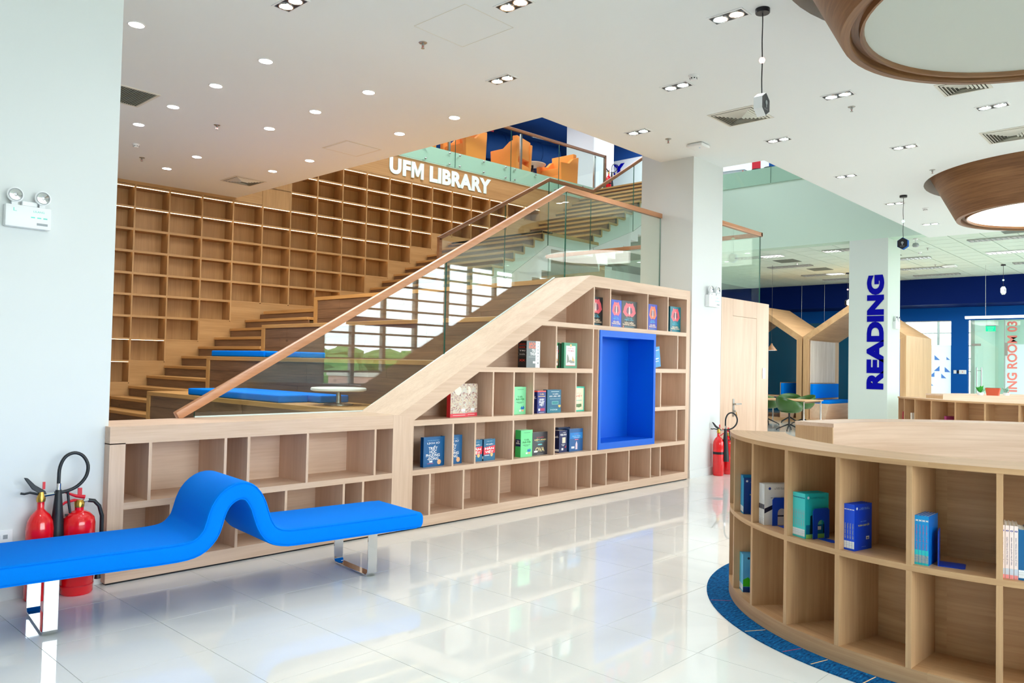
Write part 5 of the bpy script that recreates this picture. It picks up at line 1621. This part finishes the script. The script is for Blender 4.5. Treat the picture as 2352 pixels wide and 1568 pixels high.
def louvre(label, x, y, ln=1.2):
    r = root('louvre_light', label, 'ceiling light', (x, y, 4.45), local=True)
    bx('tray', M['louvre_on'], r, -0.14, 0.14, -ln / 2, ln / 2, -0.003, -0.001)
    for s in (-0.145, 0.0, 0.145):
        bx('rail', M['steel'], r, s - 0.006, s + 0.006, -ln / 2, ln / 2, -0.03, -0.003)
    for k in range(13):
        yy = -ln / 2 + ln * k / 12
        bx('louvre', M['steel'], r, -0.14, 0.14, yy - 0.012, yy + 0.012, -0.03, -0.004)
    return r
lp = None
for x, y, w in ((19.2, 9.05, 'nearest, seen behind the closet balustrade'), (21.4, 9.17, 'second, over the left reading booth'), (23.75, 9.15, 'third, beyond the left booth'), (25.2, 9.05, 'last before the navy bulkhead, left side'),
                (19.15, 6.75, 'just left of the READING column'), (21.5, 6.2, 'just right of the READING column'), (23.7, 6.3, 'second right of the READING column'), (25.5, 6.45, 'third right of the READING column'), (19.35, 3.65, 'under the lit drum lamp'), (21.6, 3.75, 'behind the lit drum lamp'), (23.9, 3.6, 'far right before the navy bulkhead')):
    lab = 'louvred ceiling light panel, ' + w
    if lp is None:
        lp = louvre(lab, x, y); lp['group'] = 'louvred lights in the tiled ceiling'
    else:
        dup(lp, (x, y, 4.45), label=lab)
for x, y, w in ((20.35, 8.8, 'between the first two louvre lights'), (22.5, 8.75, 'over the left reading booth'), (18.55, 3.2, 'under the rim of the lit drum lamp'), (20.6, 6.35, 'beside the READING column top')):
    r = root('ceiling_grille', 'dark square return grille in the tiled ceiling ' + w, 'air vent', (x, y, 4.45), local=True)
    bx('backing', M['vent_dark'], r, -0.28, 0.28, -0.28, 0.28, -0.002, 0)
    for k in range(12):
        bx('slat', M['grille'], r, -0.27 + k * 0.049, -0.245 + k * 0.049, -0.28, 0.28, -0.010, -0.002)
r = root('security_camera', 'white dome security camera hanging from the tiled ceiling', 'camera', (18.5, 5.1, 4.45), local=True)
MB().lathe([(0.05, -0.02), (0.05, 0)], 16).tube([(0, 0, -0.01), (0, 0, -0.10)], 0.016, 10).build('mount', M['white_pl'], r)
MB().lathe([(0.0, -0.19), (0.05, -0.18), (0.07, -0.15), (0.055, -0.10), (0.02, -0.09)], 18).build('dome', M['grey_pl'], r, smooth=True)

# house shaped reading booths
def booth(label, y0, y1, eave, apex, x0=22.5, x1=24.9, t=0.17):
    r = root('reading_booth', label, 'booth', (x0, (y0 + y1) / 2, 0), local=True)
    w = (y1 - y0) / 2
    d = x1 - x0
    ti = t * 0.9
    k = t / cos(atan2(apex - eave, w))
    MB().prism([(-w, 0), (-w + ti, 0), (-w + ti, eave - 0.10), (-w, eave)], 'x', 0, d).build('side_wall', M['tan_z'], r)
    MB().prism([(w - ti, 0), (w, 0), (w, eave), (w - ti, eave - 0.10)], 'x', 0, d).build('side_wall', M['tan_z'], r)
    MB().prism([(-w, eave), (-w + ti, eave - 0.10), (0, apex - k), (0, apex)], 'x', 0, d).build('roof_panel', M['tan_x'], r)
    MB().prism([(w, eave), (0, apex), (0, apex - k), (w - ti, eave - 0.10)], 'x', 0, d).build('roof_panel', M['tan_x'], r)
    bx('deck', M['tan_y'], r, 0.0, d, -w + ti, w - ti, 0, 0.10)
    return r
booth('wooden house-shaped booth framing the blue bench, behind the READING column', 6.42, 9.22, 2.50, 3.45)
booth('wooden house-shaped booth left of its twin, cut off by the closet front', 9.26, 12.06, 2.50, 3.45)
def bbench(label, x0, x1, ya, yb):
    r = root('booth_bench', label, 'bench', (x0, ya, 0.1))
    MB().prism([(yb, 0.1), (ya - 0.02, 0.1), (ya - 0.02, 0.56), (yb, 0.60), (yb - 0.0, 0.60)] if False else [(ya, 0.1), (yb + 0.10, 0.1), (yb, 0.56), (ya, 0.56)], 'x', x0, x1).build('base', M['oak_x'], r)
    MB().box(x0, x1, yb - 0.005, ya - 0.10, 0.56, 0.65).build('seat_pad', M['blue_fab'], r, bev=0.015)
    MB().box(x0, x1, ya - 0.10, ya - 0.01, 0.70, 1.12).build('back_pad', M['blue_fab'], r, bev=0.015)
    bx('back_board', M['tan_z'], r, x0 - 0.015, x1, ya - 0.01, ya + 0.0, 0.1, 1.14)
    return r
bbench('blue cushioned bench on a pale oak base inside the right booth', 22.6, 24.6, 9.05, 8.50)
bbench('blue cushioned bench glimpsed at the edge of the left booth', 22.6, 24.6, 9.74 + 0.2, 9.44)
r = root('wall_panel_board', 'whitish wood board on the booth wall above the blue bench', 'panel', (22.6, 9.05, 1.15))
bx('board', wood('whitewashed_wood', (222, 208, 196), (196, 178, 164), 'z'), r, 22.6, 24.5, 9.03, 9.055, 1.15, 2.38)

def shell_chair(label, x, y, rz):
    r = root('swivel_chair', label, 'chair', (x, y, 0), 'green swivel chairs', local=True)
    r.rotation_euler = (0, 0, rz)
    vs, fs = [], []
    nu, nv = 22, 9
    for i in range(nu):
        a = 2 * PI * i / nu
        hgt = 0.72 + 0.12 * max(0, cos(a)) - 0.16 * max(0, -cos(a)) ** 1.5   # high back at +x, open front at -x
        for j in range(nv):
            t = j / (nv - 1)
            rad = 0.30 * sin(min(1, t * 1.1) * PI / 2) ** 0.8
            z = 0.44 + (hgt - 0.44) * t ** 2.4
            vs.append((rad * cos(a) * (1 + 0.05 * t), rad * sin(a) * 1.08, z))
    for i in range(nu):
        for j in range(nv - 1):
            i2 = (i + 1) % nu
            fs.append((i * nv + j, i2 * nv + j, i2 * nv + j + 1, i * nv + j + 1))
    o = MB().add(vs, fs).build('shell', M['green_sh'], r, smooth=True, angle=70)
    sm = o.modifiers.new('thick', 'SOLIDIFY'); sm.thickness = 0.012
    MB().lathe([(0.0, 0.452), (0.2, 0.458), (0.22, 0.475), (0.16, 0.488), (0.0, 0.49)], 20).build('seat_pad', M['green_sh'], r, smooth=True)
    MB().tube([(0, 0, 0.10), (0, 0, 0.44)], 0.022, 10).build('column', M['black'], r, smooth=True)
    for k in range(4):
        a = PI / 4 + k * PI / 2
        MB().tube([(0.02 * cos(a), 0.02 * sin(a), 0.16), (0.30 * cos(a), 0.30 * sin(a), 0.03)], [0.020, 0.012], 6).tube([(0.30 * cos(a), 0.30 * sin(a), 0.03), (0.30 * cos(a), 0.30 * sin(a), 0.0)], 0.013, 6).build('leg', M['black'], r)
    return r
ch = shell_chair('green swivel chair under the nearest pale table, the most visible one', 19.0, 8.12, 2.6)
dup(ch, (20.6, 9.42, 0), 2.9, 'green swivel chair cut off by the closet front edge')
dup(ch, (21.4, 8.75, 0), -0.6, 'green swivel chair on the far side of the nearest pale table')
dup(ch, (21.9, 9.35, 0), 0.4, 'green swivel chair in shade under the farther table')
dup(ch, (26.0, 8.7, 0), 0.4, 'green swivel chair behind the bench, left of the READING column')
def table(label, x0, x1, y0, y1):
    r = root('study_table', label, 'table', ((x0 + x1) / 2, (y0 + y1) / 2, 0))
    MB().box(x0, x1, y0, y1, 0.72, 0.745).build('top', M['tan_x'], r, bev=0.004)
    for x in (x0 + 0.05, x1 - 0.05):
        for y in (y0 + 0.05, y1 - 0.05):
            MB().tube([(x, y, 0.72), (x, y, 0.0)], 0.02, 8).build('leg', M['chrome'], r, smooth=True)
    bx('rail', M['chrome'], r, x0 + 0.05, x1 - 0.05, y0 + 0.04, y0 + 0.06, 0.68, 0.72)
    return r
table('pale study table with chrome legs before the booths', 19.3, 20.5, 7.85, 9.6)
table('second pale study table, inside the left booth', 22.2, 23.4, 9.95, 11.4)
table('third pale study table glimpsed behind the blue bench', 25.4, 26.2, 7.6, 8.75)
r = root('cone_lamp', 'small dark cone lamp hanging beside the closet front', 'hanging lamp', (21.0, 9.5, 2.05), local=True)
MB().lathe([(0.15, 0.0), (0.03, 0.16), (0.02, 0.20)], 20, cap=False).build('shade', M['drum'], r, smooth=True)
MB().lathe([(0.0, 0.004), (0.145, 0.004)], 20, cap=False).build('bulb_disc', M['drum_on'], r)
MB().tube([(0, 0, 0.2), (0, 0, 2.4)], 0.004, 5).build('cord', M['black'], r)

# potted plants on the farthest counter
def plant(label, x, y, leaf, n, h, pot, sd):
    rnd = random.Random(sd)
    r = root('potted_plant', label, 'plant', (x, y, 1.08), local=True)
    MB().lathe([(0.05, 0.0), (0.065, 0.05), (0.07, 0.055), (0.06, 0.055), (0.0, 0.045)], 16).build('pot', M[pot], r, smooth=True)
    for k in range(n):
        a = rnd.uniform(0, 2 * PI); l = h * rnd.uniform(0.7, 1.1); w = l * 0.2
        ti = rnd.uniform(0.3, 0.9)
        dr = Vector((cos(a) * sin(ti), sin(a) * sin(ti), cos(ti)))
        sd_ = Vector((-sin(a), cos(a), 0))
        o0 = Vector((0, 0, 0.045))
        pts = [o0, o0 + dr * l * .35 + sd_ * w, o0 + dr * l * .75 + sd_ * w * .8, o0 + dr * l + Vector((cos(a), sin(a), -0.3)) * l * .1, o0 + dr * l * .75 - sd_ * w * .8, o0 + dr * l * .35 - sd_ * w]
        MB().add(pts, [(0, 1, 2, 3, 4, 5)]).build('leaf', M[leaf], r)
    return r
plant('small plant with bright green leaves on the farthest counter', 18.05, 3.75, 'leaf_small', 9, 0.17, 'white_pl', 1)
plant('pale sage plant on the farthest counter, middle of three', 18.6, 3.95 - 0.55, 'leaf_grey', 12, 0.14, 'white_pl', 2)
plant('sage plant with a dark pot on the farthest counter, right of the others', 18.65, 2.95, 'leaf_grey', 12, 0.16, 'navy_black', 3)
r = root('plant_box', 'small terracotta trough behind the green plant', 'planter', (18.15, 3.55, 1.08), local=True)
MB().prism([(-0.10, 0.0), (0.10, 0.0), (0.13, 0.15), (-0.13, 0.15)], 'x', -0.06, 0.06).build('trough', M['terra'], r)
MB().box(-0.05, 0.05, -0.11, 0.11, 0.13, 0.155).build('soil', M['trunk'], r)

# ================================================================== THE UPPER STOREY
def armchair(label, u, v, rz):
    r = root('armchair', label, 'chair', wallpt(u, v, 6.28), 'orange armchairs in the gallery', local=True)
    r.rotation_euler = (0, 0, rz + ANG)
    F = M['orange']
    MB().prism([(-0.34, 0.40), (0.34, 0.40), (0.38, 0.86), (-0.38, 0.86)], 'y', 0.22, 0.36).build('backrest', F, r, bev=0.02)
    MB().box(-0.30, 0.30, -0.33, 0.24, 0.26, 0.44).build('seat', F, r, bev=0.03)
    for s in (-1, 1):
        MB().prism([(-0.35, 0.10), (0.36, 0.10), (0.40, 0.80), (0.16, 0.72), (-0.02, 0.58), (-0.38, 0.55)], 'x', s * 0.37 - 0.055, s * 0.37 + 0.055).build('armrest', F, r, bev=0.02)
    MB().box(-0.36, 0.36, -0.33, 0.36, 0.09, 0.27).build('base', F, r, bev=0.02)
    for sx in (-0.28, 0.28):
        for sy in (-0.26, 0.28):
            MB().tube([(sx, sy, 0.1), (sx, sy, 0)], 0.018, 8).build('leg', M['navy_black'], r)
    r.scale = (1.0, 1.0, 1.12)
    return r
a0 = armchair('orange armchair left of the gallery post, its back to the right', 6.75, 0.95, -PI / 2 + 0.15)
dup(a0, wallpt(8.25, 0.85, 6.28), ANG + PI + 0.35, 'orange armchair in the middle of the gallery, back to the rail')
dup(a0, wallpt(10.0, 0.9, 6.28), ANG - PI / 2 + 0.1, 'orange armchair nearest the right end of the gallery')
dup(a0, wallpt(5.3, 1.0, 6.28), ANG + PI / 2, 'orange armchair mostly hidden at the left end of the gallery')
def rtable(label, u, v, z=0.62):
    r = root('gallery_table', label, 'table', wallpt(u, v, 6.28), local=True)
    MB().lathe([(0.30, z - 0.03), (0.36, z - 0.02), (0.36, z)], 28).build('top', M['oak_x'], r, smooth=True, angle=30)
    MB().lathe([(0.16, z + 0.001), (0.16, z + 0.004)], 9).build('inlay', M['leaf'], r)
    MB().lathe([(0.22, 0), (0.22, 0.02), (0.03, 0.04), (0.03, z - 0.03)], 16).build('pedestal', M['navy_black'], r)
rtable('round table with green inlay at the left end of the gallery', 6.05, 1.7, 0.75)
rtable('round table with green inlay between the middle and right armchairs', 9.35, 1.2)
# ducts and pipes under the blue soffit
def duct(label, pts, rad, m='blue_up'):
    r = root('air_duct', label, 'duct', pts[0])
    MB().tube(pts, rad, 18).build('shell', M[m], r, smooth=True)
    a, b_ = Vector(pts[0]), Vector(pts[1])
    n = 14
    for k in range(1, n):
        c = a + (b_ - a) * k / n
        t = (b_ - a).normalized()
        MB().tube([c - t * 0.03, c + t * 0.03], rad * 1.03, 18).build('ring', M[m], r, smooth=True)
duct('big round blue painted air duct under the upper ceiling', [(10.5, 19.5, 8.65), (20.5, 17.2, 8.65)], 0.42)
duct('second round blue air duct, farther back', [(8, 20.8, 8.7), (17, 21.2, 8.7)], 0.34)
r = root('sprinkler_pipe', 'thin red sprinkler pipe crossing the blue upper ceiling', 'pipe', (9, 18.2, 8.9))
MB().tube([(9, 18.2, 8.9), (17.5, 17.2, 8.9)], 0.03, 8).build('pipe', M['red_dark'], r)
for k in range(4):
    x = 10 + 2 * k
    MB().tube([(x, 18.2 - (x - 9) * 1.0 / 8.5, 8.9), (x, 18.2 - (x - 9) * 1.0 / 8.5, 8.65)], 0.02, 8).build('drop', M['red_dark'], r)
r = root('ceiling_beam', 'deep navy downstand beams across the blue upper ceiling', 'beam', (12, 16, 9.3))
bx('beam', M['blue_up'], r, 6, 24, 15.2, 15.6, 9.15, 9.6)
bx('beam', M['blue_up'], r, 6, 24, 18.6, 19.0, 9.15, 9.6)
bx('beam', M['blue_up'], r, 16.4, 16.8, 13, 22, 9.15, 9.6)
UL = [(9.2, 16.2), (11.2, 16.8), (13.0, 17.3), (13.2, 15.0), (15.4, 16.0), (10.0, 14.6), (17.0, 14.4), (20.5, 13.0), (20.6, 15.2)]
proto = None
for k, (x, y) in enumerate(UL):
    lab = 'round spot light %s of the blue upper ceiling' % ['nearest the lettering end', 'beside the first spot', 'before the big duct', 'over the middle armchair', 'under the navy beams', 'above the left armchair', 'beside the upper white column', 'over the top of the stairs', 'before the blue lettering'][k]
    if proto is None:
        proto = root('upper_spot', lab, 'ceiling light', (x, y, 8.75), 'spots of the upper ceiling', local=True)
        MB().lathe([(0.075, -0.02), (0.085, 0.12), (0.02, 0.13), (0.02, 0.85)], 18).build('can', M['blue_up'], proto, smooth=True)
        b = MB(); b.lathe([(0.0, -0.018), (0.072, -0.019)], 18, cap=False); b.build('lens', M['lamp_on'], proto)
    else:
        dup(proto, (x, y, 8.75), label=lab)
r = root('wicker_lamp', 'small tan round lamp shade hanging in the gallery', 'hanging lamp', wallpt(8.0, 3.2, 7.75), local=True)
MB().lathe([(0.32, 0.0), (0.34, 0.03), (0.10, 0.22), (0.03, 0.26)], 24, cap=False).build('shade', M['oak_x'], r, smooth=True)
MB().lathe([(0.0, 0.03), (0.30, 0.02)], 24, cap=False).build('liner', M['oak_x'], r)
MB().lathe([(0.0, -0.02), (0.06, 0.0), (0.05, 0.05)], 14).build('bulb', M['lamp_on'], r, smooth=True)
MB().tube([(0, 0, 0.26), (0, 0, 1.85)], 0.006, 6).build('cord', M['black'], r)
linear('slim white linear lamp far back in the gallery', 14.0, 19.2, 21.0, 7.9, 9.6)
# end wall with the blue lettering
ew = struct('wall_upper_end', MB().box(22.0, 22.2, 6, 21.9, 6.28, 8.62), M['white'])
struct('trim_3', MB().box(21.98, 22.2, 6, 21.9, 8.62, 9.6), M['blue_up'])
letters('lettering', 'UFM LIBRARY', M['letter_b'], ew, (21.97, 15.27, 8.31), (0, -1, 0), (0, 0, 1), w=3.4, h=0.36, offset=0.05, depth=0.03, extrude=0.02, res=3, org=(0, 0, 0), anchor=(1, 0.5))
# furniture at the far gallery edge over the hall
r = root('cafe_table', 'small grey table with coral legs at the far upper edge', 'table', (19.9, 10.2, 6.28), local=True)
MB().prism([(-0.5, 0.62), (0.4, 0.66), (0.4, 0.69), (-0.5, 0.65)], 'x', -0.3, 0.3).build('top', M['grey_pl'], r)
for sx in (-0.28, 0.28):
    MB().tube([(sx, -0.45, 0.64), (sx, -0.55, 0)], 0.018, 6).build('leg', M['coral'], r)
    MB().tube([(sx, 0.38, 0.66), (sx, 0.48, 0)], 0.018, 6).build('leg', M['coral'], r)
for k, (y, m, w) in enumerate(((9.78, 'red_dark', 'red'), (9.05, 'blue_mid', 'blue'))):
    r = root('screen_panel', 'tall %s screen panel at the far upper edge' % w, 'screen', (20.5, y, 6.28), local=True)
    wd = 0.12 if k == 0 else 0.35
    bx('panel', M[m], r, -0.02, 0.02, -wd, wd, 0.05, 1.8)
    bx('foot', M['navy_black'], r, -0.15, 0.15, -0.04, 0.04, 0, 0.05)
for k, y in enumerate((9.6, 9.25)):
    r = root('stool', 'dark framed high stool at the far upper edge, %s' % ('left' if k == 0 else 'right'), 'stool', (20.2, y, 6.28), local=True)
    MB().lathe([(0.15, 0.70), (0.16, 0.74), (0.0, 0.75)], 16).build('seat', M['navy_black'], r)
    for j in range(4):
        a = PI / 4 + j * PI / 2
        MB().tube([(0.12 * cos(a), 0.12 * sin(a), 0.70), (0.2 * cos(a), 0.2 * sin(a), 0)], 0.014, 6).build('leg', M['navy_black'], r)

# ================================================================== OUTSIDE: trees and roofs seen mirrored in the stair glass
struct('ground', MB().box(-60, 140, -160, -6, -7.4, -7.2), M['ground'])
rnd = random.Random(3)
_ico = {}
def crown_verts(sd):
    bm = bmesh.new()
    bmesh.ops.create_icosphere(bm, subdivisions=2, radius=1.0)
    rr = random.Random(sd)
    ph = [(rr.uniform(0, 6), rr.uniform(2, 6)) for _ in range(6)]
    for v in bm.verts:
        c = v.co
        k = 1 + 0.12 * sin(c.x * ph[0][1] + ph[0][0]) + 0.12 * sin(c.y * ph[1][1] + ph[1][0]) + 0.1 * sin(c.z * ph[2][1] * 1.5 + ph[2][0]) + rr.uniform(-0.07, 0.07)
        v.co = c * k
    vs = [tuple(v.co) for v in bm.verts]
    fs = [tuple(v.index for v in f.verts) for f in bm.faces]
    bm.free()
    return vs, fs
def tree(label, x, y, h, w, sd):
    r = root('tree', label, 'tree', (x, y, -7.2), 'trees outside the window', local=True)
    MB().tube([(0, 0, 0), (0.1, 0, h * 0.6)], [w * 0.09, w * 0.05], 8).build('trunk', M['trunk'], r, smooth=True)
    rr = random.Random(sd)
    b = MB()
    for q in range(7):
        vs, fs = crown_verts(sd * 10 + q)
        k = rr.uniform(0.42, 0.62) if q else 0.8
        ox, oy, oz = (rr.uniform(-.55, .55) * w, rr.uniform(-.4, .4) * w, rr.uniform(-.16, .14) * h) if q else (0, 0, 0)
        b.add([(ox + p[0] * w * k, oy + p[1] * w * k, h * 0.66 + oz + p[2] * h * 0.3 * k) for p in vs], fs)
    b.build('crown', M['leaf'], r)
TR = [(47, -58, 10.4, 4.0, 'leftmost in the back row'), (56, -59, 11.0, 4.2, 'second in the back row'), (65, -58, 10.2, 4.0, 'third in the back row'), (74, -60, 10.8, 4.3, 'last in the back row'),
      (41, -48, 8.8, 3.4, 'leftmost in the middle row'), (50, -46, 9.6, 3.8, 'second in the middle row, bushiest'), (59, -47, 9.0, 3.6, 'third in the middle row'),
      (31, -24, 5.6, 2.6, 'low and near the red roofs'), (45.5, -38, 7.6, 3.2, 'before the middle row')]
for k, (x, y, h, w, lb) in enumerate(TR):
    tree('green leafy tree outside mirrored in the stair glass, ' + lb, x, y, h + 0.6, w, 20 + k)
def house(label, x, y, w, d, h, m, roof):
    r = root('house', label, 'building', (x, y, -7.2), local=True)
    bx('walls', M[m], r, -w / 2, w / 2, -d / 2, d / 2, 0, h)
    if roof:
        MB().prism([(-w / 2 - .3, h), (w / 2 + .3, h), (0, h + w * .28)], 'y', -d / 2 - .3, d / 2 + .3).build('roof', M['roof'], r)
    else:
        bx('parapet', M['stucco'], r, -w / 2 - .1, w / 2 + .1, -d / 2 - .1, d / 2 + .1, h, h + 0.35)
    for k in range(3):
        o = bx('window', M['grey_pl'], r, -w / 2 + (k + .5) * w / 3 - .45, -w / 2 + (k + .5) * w / 3 + .45, d / 2, d / 2 + .05, h - 2.0, h - .8)
        bx('pane', M['dark'], o, -w / 2 + (k + .5) * w / 3 - .38, -w / 2 + (k + .5) * w / 3 + .38, d / 2 + .05, d / 2 + .06, h - 1.9, h - .9)
    return r
house('grey flat roofed house outside, mirrored left in the stair glass', 30, -31, 5, 6, 6.6, 'grey_pl', False)
house('pink house outside with a flat roof, mirrored between the trees', 36.5, -36, 5, 5, 7.6, 'stucco_pink', False)
house('white house outside with a flat roof, right of the pink one', 43, -33, 6, 5, 6.0, 'stucco', False)
house('low house outside with a red tiled roof, mirrored near the bench edge', 21.5, -16, 6, 6, 4.2, 'stucco', True)
house('low house outside with a pale red roof, right of its neighbour', 24.8, -24.5, 6, 6, 5.0, 'stucco_pink', True)

# ================================================================== LAMPLIGHT AND ADDED FILL
for k, (x, y, w) in enumerate(DB):      # the beams of the twin downlights
    l = D.lights.new('twin_beam', 'SPOT')
    l.energy = 22; l.spot_size = radians(115); l.spot_blend = 1.0; l.shadow_soft_size = 0.06; l.color = (0.97, 0.98, 1.0)
    o = D.objects.new('twin_beam', l); COL.objects.link(o); o.location = (x, y, 4.41)
for x, y, p in ((4.4, 9.0, 60), (6.0, 9.2, 50)):
    area('downlight_glow', (x, y, 4.40), 2.4, 4.0, p, (0, 0, -1), (1.0, 0.96, 0.9))
for x, y, p in ((12, 17, 90), (15, 14, 60), (20, 13, 90), (20, 9, 60), (9, 10, 140), (13, 9, 150)):
    area('upper_glow', (x, y, 9.1), 3, 3, p, (0, 0, -1), (0.96, 0.98, 1.0))  # unseen panels added to brighten the gallery, stair void and lettering
for x, y in ((20, 8), (23, 8), (22, 4.5)):
    area('hall_glow', (x, y, 4.43), 2, 2, 45, (0, 0, -1), (0.95, 1.0, 0.97))
